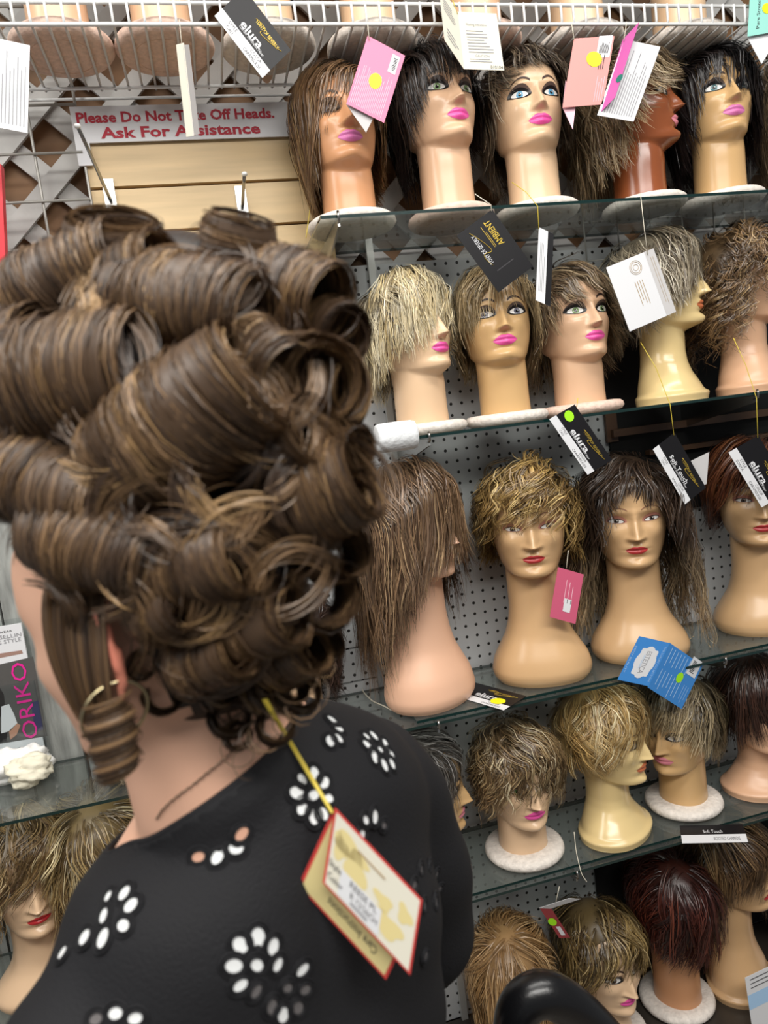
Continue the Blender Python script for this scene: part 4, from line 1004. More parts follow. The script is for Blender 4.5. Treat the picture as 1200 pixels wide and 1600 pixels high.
blob([(8, 1178), (30, 1168), (58, 1166), (64, 1180), (40, 1192), (12, 1190)], mat('cover_black', (22, 20, 24), .5), 2)
cc_ = aty(38, 1095, ym-.0015); b2 = aty(47, 1150, ym); t2 = aty(27, 1043, ym)
flat_text('ORIKO', .0, (cc_[0], ym-.0014, cc_[2]), (0, 0, 1), (-1, 0, 0), .030, mat('magenta_ink', (232, 34, 150), .45), mg, (t2-b2)[2]*1.10)
flat_text('WEAR', .0, aty(8, 987, ym-.001), (1, 0, 0), (0, 0, 1), .004, INK['dark'], mg, .026)
flat_text('SELLIN', .0, aty(16, 993.5, ym-.001), (1, 0, 0), (0, 0, 1), .008, INK['grey'], mg, .042)
flat_text('G STYLE', .0, aty(14, 1001.5, ym-.001), (1, 0, 0), (0, 0, 1), .008, INK['grey'], mg, .046)
mb = MB(); mb.box((xl-.004, ym-.010, ZSL+.001), (xr+.002, ym-.007, ZSL+.19)); mb.build('front_pane', M_clear, mg)
MB().box((xl-.004, ym+.010, ZSL+.001), (xr+.002, ym+.013, zt_+.01)).build('back_pane', M_clear, mg)
MB().box((xr+.002, ym-.010, ZSL+.001), (xr+.005, ym+.013, ZSL+.19)).build('side_pane', M_clear, mg)
MB().box((xl-.004, ym-.03, ZSL), (xr+.005, ym+.05, ZSL+.003)).build('foot', M_clear, mg)
MB().box((xr+.012, ym+.05, ZSL+.001), (xr+.016, ym+.09, ZSL+.30)).build('spare_pane', M_clear, mg)
def crumple(c_, R_, seed, m_, name, parent):
    bmx = bmesh.new(); bmesh.ops.create_icosphere(bmx, subdivisions=4, radius=1); r = np.random.default_rng(seed)
    ks = [(r.normal(0, 1, 3), r.uniform(0, 6.28), s) for s in (2, 2, 3.5, 5, 5, 8, 8, 12)]
    V = np.array([v.co[:] for v in bmx.verts])
    dsp = sum(np.abs(np.sin(V@(k*s)+o))*(.55/s**.75) for k, o, s in ks); V = V*(0.55+dsp)[:, None]*np.array(R_)
    V[:, 2] = np.maximum(V[:, 2]-V[:, 2].min()*.85, 0.0)
    Fc = [[v.index for v in f.verts] for f in bmx.faces]; bmx.free()
    return obj(name, mesh(name, V+c_-np.array(parent.location), Fc, m_), parent)
cpos = atz(40, 1228, ZSL)
cr = empty('crumpled_cloth', cpos, 'crumpled white cloth lying on the glass before the magazine', 'cloth')
crumple(atz(32, 1219, ZSL), (.040, .022, .024), 4, mat('cloth_white', (236, 236, 232), .8), 'fold', cr)
crumple(atz(50, 1226, ZSL), (.026, .02, .020), 9, mat('cloth_cream', (234, 228, 206), .8), 'fold', cr)
# ------------------------------------------------------------------ the shopper
def unit(v): v = np.asarray(v, float); return v/np.linalg.norm(v)
RT = np.array([.77, .636, 0.]); RT = unit(RT); FT = np.array([-RT[1], RT[0], 0.]); UP = np.array([0, 0, 1.])
MID = np.array([-.012, .545, 1.425])
def T3(r, f, u): return MID+RT*r+FT*f+UP*u
person = empty('person', (MID[0], MID[1], 0.0), 'woman seen from behind with dark blonde streaked curled updo and black eyelet blouse', 'person')
def loft(rings, seg=40):
    """rings: (centre, half width vector, half depth vector)"""
    a = np.arange(seg)/seg*2*math.pi; V = []
    for c_, wv, dv in rings:
        cs, sn = np.cos(a), np.sin(a)
        V.append(np.asarray(c_)+np.sign(cs)[:, None]*(np.abs(cs)**.9)[:, None]*wv+np.sign(sn)[:, None]*(np.abs(sn)**.9)[:, None]*dv)
    n = len(rings)
    Fc = [(i*seg+j, i*seg+(j+1) % seg, (i+1)*seg+(j+1) % seg, (i+1)*seg+j) for i in range(n-1) for j in range(seg)]
    Fc += [tuple(range(seg-1, -1, -1)), tuple(range((n-1)*seg, n*seg))]
    return np.concatenate(V), Fc
# head frame
hf = unit(FT*.913+RT*(-.40)+UP*(-.13)); hu = unit(UP-hf*(hf@UP)+0*RT); hx_ = np.cross(hu, hf)
HR = np.stack([hx_, -hf, hu], 1)
ear_t = pt(180, 1018, .437)
HO = ear_t-HR@np.array([.073, .012, .088])
def H(p): return np.asarray(p)@HR.T+HO
def sub(P, it=2):
    return P
mb = MB()
# skull, face and upper neck
bpp = bustprof('disc', .05)
th = np.concatenate([np.radians(np.linspace(-64, 64, 45)), np.radians(np.linspace(72, 288, 25))])
zz = np.concatenate([np.linspace(-.05, -.016, 6), np.linspace(-.012, .128, 60), np.linspace(.133, .2148, 14)])
Tm, Zm = np.meshgrid(th, zz); hv = head_pts(Tm, Zm, bpp).reshape(-1, 3); nc = len(th)
fcs = grid_faces(len(zz), nc, True).tolist()+[list(range(nc-1, -1, -1)), list(range((len(zz)-1)*nc, len(zz)*nc))]
mb.add(H(hv), fcs)
# ears
for s in (-1, 1):
    t = np.linspace(-.35*math.pi, 1.25*math.pi, 20)
    P = np.stack([s*(.074+.010*np.sin(np.clip(t, 0, 3.1))*.6+.004), .014+.017*np.cos(t)*-1*-1*.9+.004, .090+.031*np.sin(t)], 1)
    P[:, 1] = .010+.016*np.cos(t); P[:, 0] = s*(.072+.017*np.clip(.6+.6*np.cos(t), 0, 1.2))
    mb.tube(H(P), .0056, 10)
    V, Fc = loft([(H([s*.068, .008, .060+k*.006]), HR@np.array([s*.0045, 0, 0])*(1 if 0 < k < 9 else .3), HR@np.array([0, .013*math.sin(math.pi*(k+1)/11), 0])) for k in range(10)], 12); mb.add(V, Fc)
    V, Fc = loft([(H([s*.070, .0, .046+k*.006]), HR@np.array([s*.005, 0, 0])*(1, 1.1, 1, .7)[k], HR@np.array([0, .009, 0])*(.5, 1, 1, .8)[k]) for k in range(4)], 12); mb.add(V, Fc)
# neck
nb = T3(0, .02, .055)
nk0 = H([0, .018, .045]); nk = [nk0, nk0*.6+nb*.4-FT*.004, nk0*.25+nb*.75, nb, T3(0, .03, -.03)]
V, Fc = loft([(c_, RT*w_, FT*d_) for c_, w_, d_ in zip(nk, (.050, .050, .051, .056, .07), (.055, .054, .055, .056, .05))], 32); mb.add(V, Fc)
# torso
tors = [(.060, .052, .052, .004), (.040, .070, .066, -.002), (.018, .102, .078, -.003), (-.006, .132, .088, .0), (-.040, .158, .096, .006), (-.09, .172, .104, .014), (-.15, .168, .110, .022), (-.25, .152, .110, .03), (-.36, .145, .105, .03), (-.48, .168, .115, .03), (-.58, .175, .120, .03)]
V, Fc = loft([(T3(0, f_, u_), RT*w_, FT*d_) for u_, w_, d_, f_ in tors], 48); mb.add(V, Fc)
# arms, bent forward at the elbow, hands with five fingers
for s in (-1, 1):
    jt = [T3(s*.105, .012, -.055), T3(s*.140, .012, -.080), T3(s*.168, .015, -.13), T3(s*.200, .02, -.22), T3(s*.222, .03, -.31), T3(s*.220, .08, -.38), T3(s*.195, .17, -.41), T3(s*.165, .26, -.42)]
    mb.tube(jt, [.050, .056, .053, .047, .042, .041, .034, .026], 20)
    w_ = jt[-1]; fd = unit(jt[-1]-jt[-2]); sd = unit(np.cross(UP, fd))
    V, Fc = loft([(w_+fd*(k*.022), sd*(.026, .034, .040, .041, .034)[k], UP*(.018, .016, .014, .013, .010)[k]) for k in range(5)], 16); mb.add(V, Fc)
    for q, (o_, ln) in enumerate(((-.030, .060), (-.011, .070), (.010, .066), (.029, .052))):
        b_ = w_+fd*.082+sd*o_; mb.tube([b_, b_+fd*ln*.45-UP*.006, b_+fd*ln*.8-UP*.020, b_+fd*ln*.95-UP*.034], [.0088, .0085, .0078, .006], 10)
    b_ = w_+fd*.03-sd*s*-.034; mb.tube([b_-fd*.005, b_+fd*.02+sd*s*.018-UP*.006, b_+fd*.045+sd*s*.022-UP*.012], [.012, .0105, .0075], 10)
# seat and thighs resting on the chair
for s in (-1, 1):
    V, Fc = loft([(T3(s*.085, f_, -.585+d_), RT*w_, UP*w_*.95) for f_, w_, d_ in ((-.06, .07, .0), (.0, .092, .0), (.15, .088, .0), (.30, .075, .0), (.40, .062, -.01))], 20); mb.add(V, Fc)
    mb.tube([T3(s*.085, .385, -.58), T3(s*.085, .42, -.66), T3(s*.085, .41, -.85), T3(s*.085, .40, -1.02)], [.060, .058, .050, .036], 16)
for V_ in mb.V[1:]:
    r_ = (V_-MID)@RT; u_ = (V_-MID)@UP; fade = sst((.16-u_)/.12)
    V_[:, 2] -= (np.where(r_ < 0, -r_*.12, -r_*.17)*fade)
src = mb.build('person_source', mat('skin', attr='Col', rough=.45), origin=(0, 0, 0))
rm = src.modifiers.new('r', 'REMESH'); rm.mode = 'VOXEL'; rm.voxel_size = .0054; rm.use_smooth_shade = True
sm = src.modifiers.new('s', 'SMOOTH'); sm.factor = .5; sm.iterations = 6
dg = bpy.context.evaluated_depsgraph_get(); dg.update()
bme = bpy.data.meshes.new_from_object(src.evaluated_get(dg)); bme.name = 'body'
bpy.data.objects.remove(src)
nv = len(bme.vertices); BV = np.zeros(nv*3); bme.vertices.foreach_get('co', BV); BV = BV.reshape(-1, 3)
hl = (BV-HO)@HR
red = sst((np.abs(hl[:, 0])-.072)/.006)*np.exp(-((hl[:, 1]-.014)/.03)**2-((hl[:, 2]-.092)/.045)**2)
skin = np.array(lin((236, 186, 158))); redc = np.array(lin((226, 104, 84)))
colr = skin*(1-np.clip(red, 0, 1)[:, None]*.8)+redc*np.clip(red, 0, 1)[:, None]*.8
a = bme.color_attributes.new('Col', 'FLOAT_COLOR', 'POINT'); c4 = np.ones((nv, 4), np.float32); c4[:, :3] = colr; a.data.foreach_set('color', c4.ravel())
if not bme.materials: bme.materials.append(MATS['skin'])
PL = np.array(person.location)
bm = bmesh.new(); bm.from_mesh(bme); bvh_body = BVHTree.FromBMesh(bm)
# blouse: the torso and arms grown outward, cut at the neckline
def hit(bvh, x, y, fallback=.5):
    d = ray(x, y); r = bvh.ray_cast(Vector(CAM), Vector(d).normalized(), 3.0)
    if r[0] is None: return pt(x, y, fallback), -unit(d)
    return np.array(r[0]), np.array(r[1])
A_, _ = hit(bvh_body, 240, 1308); B_, _ = hit(bvh_body, 470, 1118)
C_ = T3(-.005, .115, -.02)
pn = unit(np.cross(B_-A_, C_-A_)); pn = pn if pn[2] > 0 else -pn
bb = bm.copy()
bmesh.ops.bisect_plane(bb, geom=bb.verts[:]+bb.edges[:]+bb.faces[:], plane_co=Vector(A_), plane_no=Vector(pn), clear_outer=True, dist=1e-5)
lowc = T3(0, 0, -.53)
bmesh.ops.bisect_plane(bb, geom=bb.verts[:]+bb.edges[:]+bb.faces[:], plane_co=Vector(lowc), plane_no=Vector((0, 0, -1)), clear_outer=True, dist=1e-5)
# sleeves end at the forearm
bmesh.ops.delete(bb, geom=[v for v in bb.verts if (np.array(v.co)-MID)@FT > .14 and (np.array(v.co)-MID)@UP < -.30], context='VERTS')
for _ in range(16): bmesh.ops.smooth_vert(bb, verts=[v for v in bb.verts if not v.is_boundary], factor=.5, use_axis_x=True, use_axis_y=True, use_axis_z=True)
bb.normal_update()
rngb = np.random.default_rng(5)
for v in bb.verts:
    q = np.array(v.co); loc = q-MID
    r_, f_, u_ = loc@RT, loc@FT, loc@UP
    drape = .0075+.007*np.clip((-u_-.03)/.12, 0, 1)+.0035*math.sin(r_*46+u_*14)*np.clip((-u_-.02)/.08, 0, 1)+.002*math.sin(u_*60+r_*30)
    d_ = abs((q-A_)@pn)
    drape *= min(1., .55+d_/.03)
    v.co += v.normal*drape
blm = bpy.data.meshes.new('blouse'); bb.to_mesh(blm); bvh_bl = BVHTree.FromBMesh(bb)
blm.materials.clear(); blm.materials.append(mat('black_cotton', (25, 25, 28), .75, spec=.3, bump=.25, bscale=500))
blm.polygons.foreach_set('use_smooth', [True]*len(blm.polygons))
for me in (bme, blm):
    me.transform(Matrix.Translation(-Vector(PL))); me.polygons.foreach_set('use_smooth', [True]*len(me.polygons))
obj('body', bme, person)
bo = obj('blouse', blm, person)
so = bo.modifiers.new('thick', 'SOLIDIFY'); so.thickness = .0022; so.offset = 1
# neckline binding
rimv = [np.array(e.verts[0].co) for e in bb.edges if e.is_boundary and abs((np.array(e.verts[0].co)-A_)@pn) < .02]
cR = np.mean(rimv, 0); ex = unit(B_-A_); ey = np.cross(pn, ex)
ang = [math.atan2((q-cR)@ey, (q-cR)@ex) for q in rimv]
rim = np.array([rimv[i] for i in np.argsort(ang)])[::2]; rim = np.concatenate([rim, rim[:1]])
for _ in range(3): rim[1:-1] = (rim[:-2]+rim[1:-1]*2+rim[2:])/4
MB().tube(rim, .0028, 8, caps=False).build('binding', MATS['black_cotton'], bo, True, origin=None) if False else None
bd = MB().tube(rim, .0028, 8, caps=False); Vb = np.concatenate(bd.V)-PL
obj('neck_binding', mesh('neck_binding', Vb, bd.F, MATS['black_cotton']), bo)
# eyelets of the broderie
M_eye = mat('eyelet_white', (226, 228, 228), .7); M_eyed = mat('eyelet_grey', (96, 92, 92), .8); M_eyes = mat('eyelet_skin', (206, 158, 134), .6)
cl = {
 'a': [(516, 1129, 7, 'w'), (527, 1143, 6, 'w'), (513, 1161, 8, 'w'), (525.5, 1157, 7, 'w')],
 'b': [(569, 1154, 5, 'w'), (580.5, 1153, 7, 'w'), (598, 1165, 7, 'w'), (570, 1167, 7, 'w'), (590, 1174, 5, 'w'), (581, 1185, 8, 'w'), (607, 1180, 6, 'w'), (596, 1197, 8, 'w'), (608, 1195, 7, 'w')],
 'c': [(469, 1219, 7, 'w'), (489, 1210, 8, 'w'), (504, 1225, 8, 'w'), (461, 1240, 10, 'w'), (487, 1244, 8, 'w'), (470, 1263, 9, 'w'), (487, 1277, 9, 'w'), (510, 1248, 7, 'w'), (502, 1272, 8, 'w')],
 'd': [(567, 1281, 6, 'w'), (581, 1276, 8, 'w'), (595, 1289, 5, 'd'), (561, 1304, 7, 'w')],
 'e': [(653, 1358, 6, 'd'), (667, 1354, 5, 'd'), (678, 1364, 5, 'd'), (642, 1382, 7, 'd'), (683, 1386, 5, 'd'), (676, 1409, 8, 'd'), (658, 1414, 6, 'd'), (646, 1404, 5, 'd')],
 'f': [(401, 1462, 12, 'w'), (424, 1476, 10, 'w'), (374, 1474, 11, 'w'), (364, 1506, 11, 'w'), (399, 1505, 9, 'w'), (431, 1504, 8, 'w'), (374, 1536, 9, 'w'), (398, 1545, 8, 'd'), (469, 1512, 9, 'w'), (473, 1543, 8, 'd'), (446, 1540, 7, 'd'), (422, 1569, 9, 'd'), (439, 1582, 10, 'w'), (462, 1571, 9, 'd')],
 'g': [(377, 1301, 9, 's'), (369, 1325, 9, 'w'), (341, 1339, 9, 'w'), (312, 1337, 8, 's')],
 'h': [(174, 1402, 6, 'w'), (199, 1397, 9, 'w'), (209, 1416, 10, 'w'), (167, 1432, 8, 'w'), (197, 1447, 9, 'w'), (138, 1465, 10, 'w'), (166, 1466, 11, 'w'), (104, 1490, 9, 'w')],
 'i': [(184, 1581, 9, 'w'), (214, 1588, 9, 'w'), (153, 1592, 8, 'd'), (640, 1470, 5, 'd'), (660, 1492, 6, 'd')],
}
mm = {'w': M_eye, 'd': M_eyed, 's': M_eyes}
for key, pts in cl.items():
    cx = np.mean([p_[0] for p_ in pts]); cy = np.mean([p_[1] for p_ in pts]); em = MB()
    for (x, y, r, kd) in pts:
        P0, N0 = hit(bvh_bl, x, y)
        dep = (P0-CAM)@AX[2]; R_ = r*dep/F*1.05
        sgn = 1 if N0@(CAM-P0) > 0 else -1; N0 = N0*sgn
        aa = np.linspace(0, 2*math.pi, 20, endpoint=False)
        ou = np.array([x-cx, -(y-cy)]); ou = ou/(np.linalg.norm(ou)+1e-6)
        e1 = AX[0]*ou[0]+AX[1]*ou[1]; e1 = unit(e1-N0*(e1@N0)); e2 = np.cross(N0, e1)
        ringp = P0+N0*.0028+(np.cos(aa)[:, None]*e1*R_*1.2+np.sin(aa)[:, None]*e2*R_*.85)
        V = np.concatenate([[P0+N0*.0026], ringp]); Fc = [[0, 1+j, 1+(j+1) % 20] for j in range(20)]
        obj('eyelet', mesh('eyelet', V-PL, Fc, mm[kd]), bo)
        rr_ = P0+N0*.003+(np.cos(aa)[:, None]*e1*(R_*1.2+.0012)+np.sin(aa)[:, None]*e2*(R_*.85+.0012)); em.tube(np.concatenate([rr_, rr_[:2]]), .0011, 5, caps=False)
        r2 = P0+N0*.0026+(np.cos(aa)[:, None]*e1*(R_*1.2+.0034)+np.sin(aa)[:, None]*e2*(R_*.85+.0034)); em.tube(np.concatenate([r2, r2[:2]]), .0009, 5, caps=False)
    obj('embroidery', mesh('embroidery', np.concatenate(em.V)-PL, em.F, MATS['black_cotton']), bo)['kind'] = 'stuff'
# necklace and hoop earring
nk = [hit(bvh_body, x, y)[0]-unit(ray(x, y))*.0015 for x, y in [(244, 1280), (252, 1267), (265, 1254), (282, 1240), (300, 1227), (318, 1212), (336, 1197), (352, 1184), (366, 1172)]]
t_ = np.linspace(0, 8, 60); nk = np.stack([np.interp(t_, range(9), np.array(nk)[:, k]) for k in range(3)], 1)
nk += np.stack([np.sin(np.arange(60)*1.7)*.0006]*3, 1)
nm_ = MB().tube(nk, .0006, 6); obj('necklace', mesh('necklace', np.concatenate(nm_.V)-PL, nm_.F, mat('old_silver', (150, 126, 108), .35, metal=.6)), person)
ct = pt(180, 1113, .418); ang = np.linspace(0, 2*math.pi, 49)
e1 = camvec(.8, .1, -.5); e2 = camvec(.1, 1, .1)
hp = MB().tube(ct+np.cos(ang)[:, None]*e1*.0185+np.sin(ang)[:, None]*e2*.0185, .0011, 8, caps=False)
obj('hoop_earring', mesh('hoop_earring', np.concatenate(hp.V)-PL, hp.F, mat('pale_gold', (206, 190, 150), .25, metal=1.)), person)

# ------------------------------------------------------------------ her updo: barrel rolls, loops and ringlets
rng = np.random.default_rng(77)
PALW = np.array([lin(hx(c)) for c in ('5a4532', '6c5339', '836648', 'a08058', '443326', '32251c')]); PW = np.array([1, .9, .55, .28, .8, .35]); PW /= PW.sum()
PP, NN, WW, CC = [], [], [], []
def dsurf(x, y): return .485-.100*math.sqrt(max(0., 1-((x-290)/310)**2-((y-740)/430)**2))
HC = pt(290, 740, .50)
KH = 18
SHV, SHF, SHC, SHN = [], [], [], [0]
def add_strands(P, Nn, width=.0006, base=None, hl=1.):
    n = len(P)
    col = PALW[rng.choice(len(PALW), n, p=PW)]*rng.uniform(.8, 1.2, (n, 1)) if base is None else base
    u = np.linspace(0, 1, P.shape[1])
    PP.append(P); NN.append(Nn); CC.append(np.repeat(col[:, None], P.shape[1], 1))
    WW.append(width*rng.uniform(.7, 1.35, n)[:, None]*np.interp(u, [0, .1, .85, 1], [.6, 1, .9, .3])[None])
def roll(x, y, Rp, hp_, axis, n=330, turns=1.25, dep=None, flip=1, inner=.30, thin=.16, phase=0., dark=False):
    d0 = dsurf(x, y) if dep is None else dep
    R_ = Rp*d0/F; h = hp_*d0/F; c_ = pt(x, y, d0+.30*R_)
    a_ = camvec(*axis); e1 = HC-c_; e1 = e1-a_*(e1@a_); e1 = unit(e1) if np.linalg.norm(e1) > 1e-4 else unit(np.cross(a_, [0, 0, 1])); e2 = np.cross(a_, e1)*flip
    t = np.linspace(0, 1, KH)[None]
    ax = np.clip(rng.normal(0, .52, n), -1.15, 1.15)[:, None]; lay = rng.uniform(0, 1, n)[:, None]
    ph = phase+rng.normal(0, .25, n)[:, None]
    an = ph+2*math.pi*turns*rng.uniform(.85, 1.1, n)[:, None]*t
    wob = 1+.07*np.sin(an*1.1+ax*4+rng.normal(0, 1., (n, 1)))+rng.normal(0, .03, (n, 1))*t
    r = R_*(1-thin*lay)*(1-inner*t)*(1-.10*ax**2)*wob
    axd = h*(ax+(t-.4)*rng.normal(.25, .28, (n, 1))+.09*np.sin(an*1.4+ax*3+rng.normal(0, .5, (n, 1))))
    P = c_+r[..., None]*(np.cos(an)[..., None]*e1+np.sin(an)[..., None]*e2)+axd[..., None]*a_
    Nn = (np.cos(an)[..., None]*e1+np.sin(an)[..., None]*e2)
    # streaks run round the barrel
    key = .7*np.sin(ax[:, 0]*4+x*.05)+.35*np.sin(ax[:, 0]*13+y*.03)+rng.normal(0, 1.0, n)
    idx = np.digitize(key, [-1.5, -.6, .2, .95, 1.75]); order = np.array([5, 4, 0, 1, 2, 3])
    col = PALW[order[idx]]*rng.uniform(.8, 1.2, (n, 1))
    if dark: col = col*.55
    add_strands(P, Nn, .00038, col)
    # soft sheet under the strands so that the barrel reads as one lock
    av = np.linspace(-1, 1, 12)[:, None]; tv = np.linspace(0, 1, 30)[None]; an = phase+2*math.pi*turns*.98*tv+0*av
    rs = R_*(.965-.05*thin)*(1-inner*tv)*(1-.10*av**2)
    Vs = c_+rs[..., None]*(np.cos(an)[..., None]*e1+np.sin(an)[..., None]*e2)+(h*av*1.02+0*tv)[..., None]*a_
    SHV.append(Vs.reshape(-1, 3)); SHF.append(grid_faces(12, 30, False)+SHN[0]); SHN[0] += 360
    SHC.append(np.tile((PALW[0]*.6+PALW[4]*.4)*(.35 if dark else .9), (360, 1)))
GR = 1.07
RO = [
 (178, 372, 78, 26, (.12, .80, .60), 200, 1.15), (372, 378, 62, 30, (.25, .85, .45), 160, 1.1), (95, 448, 78, 95, (.92, .30, .25), 330, 1.2),
 (110, 590, 112, 115, (.95, .12, .25), 420, 1.2), (285, 478, 88, 110, (.90, -.22, .38), 400, 1.3), (455, 462, 82, 66, (.80, -.35, .50), 300, 1.2),
 (478, 600, 88, 46, (.50, -.08, .86), 330, 1.5), (530, 612, 60, 22, (.80, -.05, .60), 150, 1.05), (300, 668, 122, 125, (.80, .50, .32), 480, 1.25),
 (486, 775, 92, 82, (.84, .36, .40), 360, 1.25), (75, 760, 88, 100, (.90, -.30, .30), 330, 1.2), (310, 885, 78, 84, (.86, .22, .45), 320, 1.3),
 (498, 930, 64, 40, (.42, .10, .90), 260, 1.5), (402, 975, 66, 62, (.80, .30, .50), 260, 1.3), (264, 954, 58, 52, (.75, .25, .60), 260, 1.3),
 (150, 845, 84, 96, (.92, -.18, .30), 320, 1.2), (455, 1025, 52, 46, (.70, .40, .60), 200, 1.4), (330, 1030, 56, 60, (.80, .35, .50), 220, 1.3),
 (200, 690, 80, 60, (.7, .5, .5), 200, 1.2), (400, 560, 70, 60, (.7, -.5, .5), 200, 1.2), (530, 792, 54, 40, (.5, .2, .85), 200, 1.3), (520, 520, 55, 34, (.6, -.3, .7), 150, 1.3),
 (452, 690, 70, 60, (.7, .2, .6), 220, 1.2), (540, 700, 42, 26, (.6, 0, .7), 120, 1.1),
 (30, 560, 90, 70, (.85, .1, .5), 240, 1.2), (30, 680, 80, 70, (.85, -.1, .5), 220, 1.2), (215, 430, 60, 50, (.8, .2, .5), 200, 1.2), (522, 868, 52, 40, (.5, .2, .8), 180, 1.3),
]
for k, r_ in enumerate(RO): roll(r_[0], r_[1], r_[2]*GR, r_[3]*1.04, r_[4], n=int(r_[5]*1.7), turns=r_[6], inner=.12 if r_[3] < 35 else .30, flip=1 if k % 3 else -1)
# loose wavy locks lying over the rolls
for q in range(80):
    x, y = rng.uniform(20, 560), rng.uniform(420, 1000)
    if ((x-290)/290)**2+((y-720)/360)**2 > .95: continue
    n = 22; a0 = rng.uniform(0, 6.28); cur = rng.choice([-1, 1])/rng.uniform(55, 120); Ls = rng.uniform(110, 240)
    s_ = np.linspace(0, 1, KH)[None]*Ls*rng.uniform(.8, 1.1, (n, 1)); th_ = a0+cur*s_*rng.uniform(.85, 1.15, (n, 1))
    px_ = x+rng.normal(0, 9, (n, 1))+(np.sin(th_)-np.sin(a0))/cur; py_ = y+rng.normal(0, 9, (n, 1))-(np.cos(th_)-np.cos(a0))/cur
    ok_ = np.clip(1-((px_-290)/310)**2-((py_-740)/430)**2, 0, 1)
    if ok_.min() < .10: continue
    dp = .485-.100*np.sqrt(ok_)-.013+.02*np.clip((np.linspace(0, 1, KH)[None]-.8)*3, 0, 1)+rng.normal(0, .002, (n, 1))
    D_ = np.stack([(px_-600)/F, -(py_-800)/F, np.ones_like(px_)], -1)@AX
    cl_ = PALW[rng.choice(len(PALW), p=PW)]*rng.uniform(.8, 1.2, (n, 1))
    add_strands(CAM+D_*dp[..., None], np.tile(-unit(ray(x, y)), (n, KH, 1)), .00036, cl_)
# ringlets at the nape
for x, y, R_, h_, ax_ in [(256, 1085, 36, 10, (.25, .35, .9)), (222, 1040, 26, 14, (.5, .4, .7)), (360, 1120, 38, 12, (.3, .5, .8)), (372, 1150, 26, 10, (.4, .2, .9)), (432, 1135, 34, 11, (.2, .5, .85)),
                          (472, 1085, 34, 14, (.3, .5, .8)), (300, 1060, 38, 22, (.6, .5, .6)), (410, 1085, 34, 20, (.5, .5, .6)), (340, 1085, 30, 20, (.5, .5, .6)), (450, 1075, 36, 20, (.5, .5, .7)), (505, 1010, 34, 22, (.5, .4, .7)), (275, 1010, 40, 34, (.7, .4, .6)), (375, 1045, 40, 34, (.7, .4, .6))]:
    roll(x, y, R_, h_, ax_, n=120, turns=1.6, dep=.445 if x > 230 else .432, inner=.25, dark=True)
# side lock: straight strands in front of the ear ending in a hanging ringlet
n = 300; u = np.linspace(0, 1, KH)
x0 = np.clip(rng.normal(120, 20, n), 76, 160); v_ = (x0-76)/84
xs = x0[:, None]+(122+v_[:, None]*56-x0[:, None])*(u[None]**1.6)+rng.normal(0, 5, (n, 1))*np.sin(u*3.1)[None]-12*np.sin(u*3.1)[None]*(1-v_[:, None])
ys = (880+30*v_)[:, None]+(1125+35*v_-880-30*v_)[:, None]*u[None]
dz = .452-.030*np.sqrt(np.clip(v_, 0, 1))[:, None]-.016*np.sin(u*math.pi)[None]*.6+rng.normal(0, .0025, (n, 1))
D = np.stack([(xs-600)/F, -(ys-800)/F, np.ones_like(xs)], -1)@AX
P = CAM+D*dz[..., None]
keep = rng.random(n) < np.full(n, 1.); P = P[keep]
add_strands(P, np.tile(-unit(ray(130, 1000)), (len(P), KH, 1)), .00055, PALW[rng.choice([0, 1, 4, 5, 2], len(P), p=[.3, .25, .2, .15, .1])]*rng.uniform(.7, 1.1, (len(P), 1)))
n = 300; t = np.linspace(0, 1, KH*2)[None]
c0, c1_ = pt(172, 1120, .408), pt(184, 1206, .408)
an = rng.normal(0, .12, n)[:, None]+2*math.pi*2.4*t; rr_ = .0085*(1-.2*t)*rng.uniform(.9, 1.1, (n, 1))
axv = unit(c1_-c0); q1 = camvec(1, 0, 0); q1 = unit(q1-axv*(q1@axv)); q2 = np.cross(axv, q1)
rad_ = np.cos(an)[..., None]*q1+np.sin(an)[..., None]*q2
P = c0+(t*np.linalg.norm(c1_-c0)*.92+rng.normal(0, .0042, (n, 1)))[..., None]*axv+(rr_+rng.normal(0, .0030, (n, 1)))[..., None]*rad_
Nr = np.cos(an)[..., None]*q1+np.sin(an)[..., None]*q2
me_ring = ribbon_mesh('ringlet', P-PL, Nr, np.full((n, KH*2), .0006), np.repeat((PALW[rng.choice(len(PALW), n, p=PW)])[:, None], KH*2, 1), M_hair_gloss, None, rng, .25)
# combed base and flyaways
n = 900
ph = rng.uniform(0, 2*math.pi, n); zz_ = rng.uniform(-.9, 1, n)
d0 = np.stack([np.sqrt(1-zz_**2)*np.cos(ph), np.sqrt(1-zz_**2)*np.sin(ph), zz_], 1)
axs = np.array([.080, .098, .115]); hcl = np.array([0, .012, .118]); t = np.linspace(0, 1, KH)
def swirl(d0, n, sp, rad):
    ax = rng.normal(0, 1, (n, 3)); ax = np.cross(ax, d0); ax /= np.linalg.norm(ax, axis=1)[:, None]
    e2 = np.cross(ax, d0); an = t[None]*rng.uniform(.6, sp, (n, 1))
    return d0[:, None]*np.cos(an)[..., None]+e2[:, None]*np.sin(an)[..., None]
dd = swirl(d0, n, 1.6, 1); loc = hcl+dd*axs*rng.uniform(1.02, 1.14, (n, 1, 1))
okm = ~(((loc[:, :, 2] < .15) & (loc[:, :, 1] < .0)) | ((loc[:, :, 0] > .05) & (loc[:, :, 1] < .05) & (loc[:, :, 2] < .13))).any(1)
add_strands(H(loc[okm]), (dd@HR.T)[okm], .0008, PALW[rng.choice([0, 4, 5], okm.sum())])
n = 130
ids = rng.integers(0, len(PP)-3, n)
fl = np.array([PP[i][rng.integers(0, len(PP[i]))] for i in ids]); fl = fl+(rng.normal(0, .009, (n, 1, 3)))*np.linspace(0, 1, KH)[None, :, None]+rng.normal(0, .003, (n, 1, 3))
add_strands(fl, np.tile(-unit(ray(300, 700)), (n, KH, 1)), .00035)
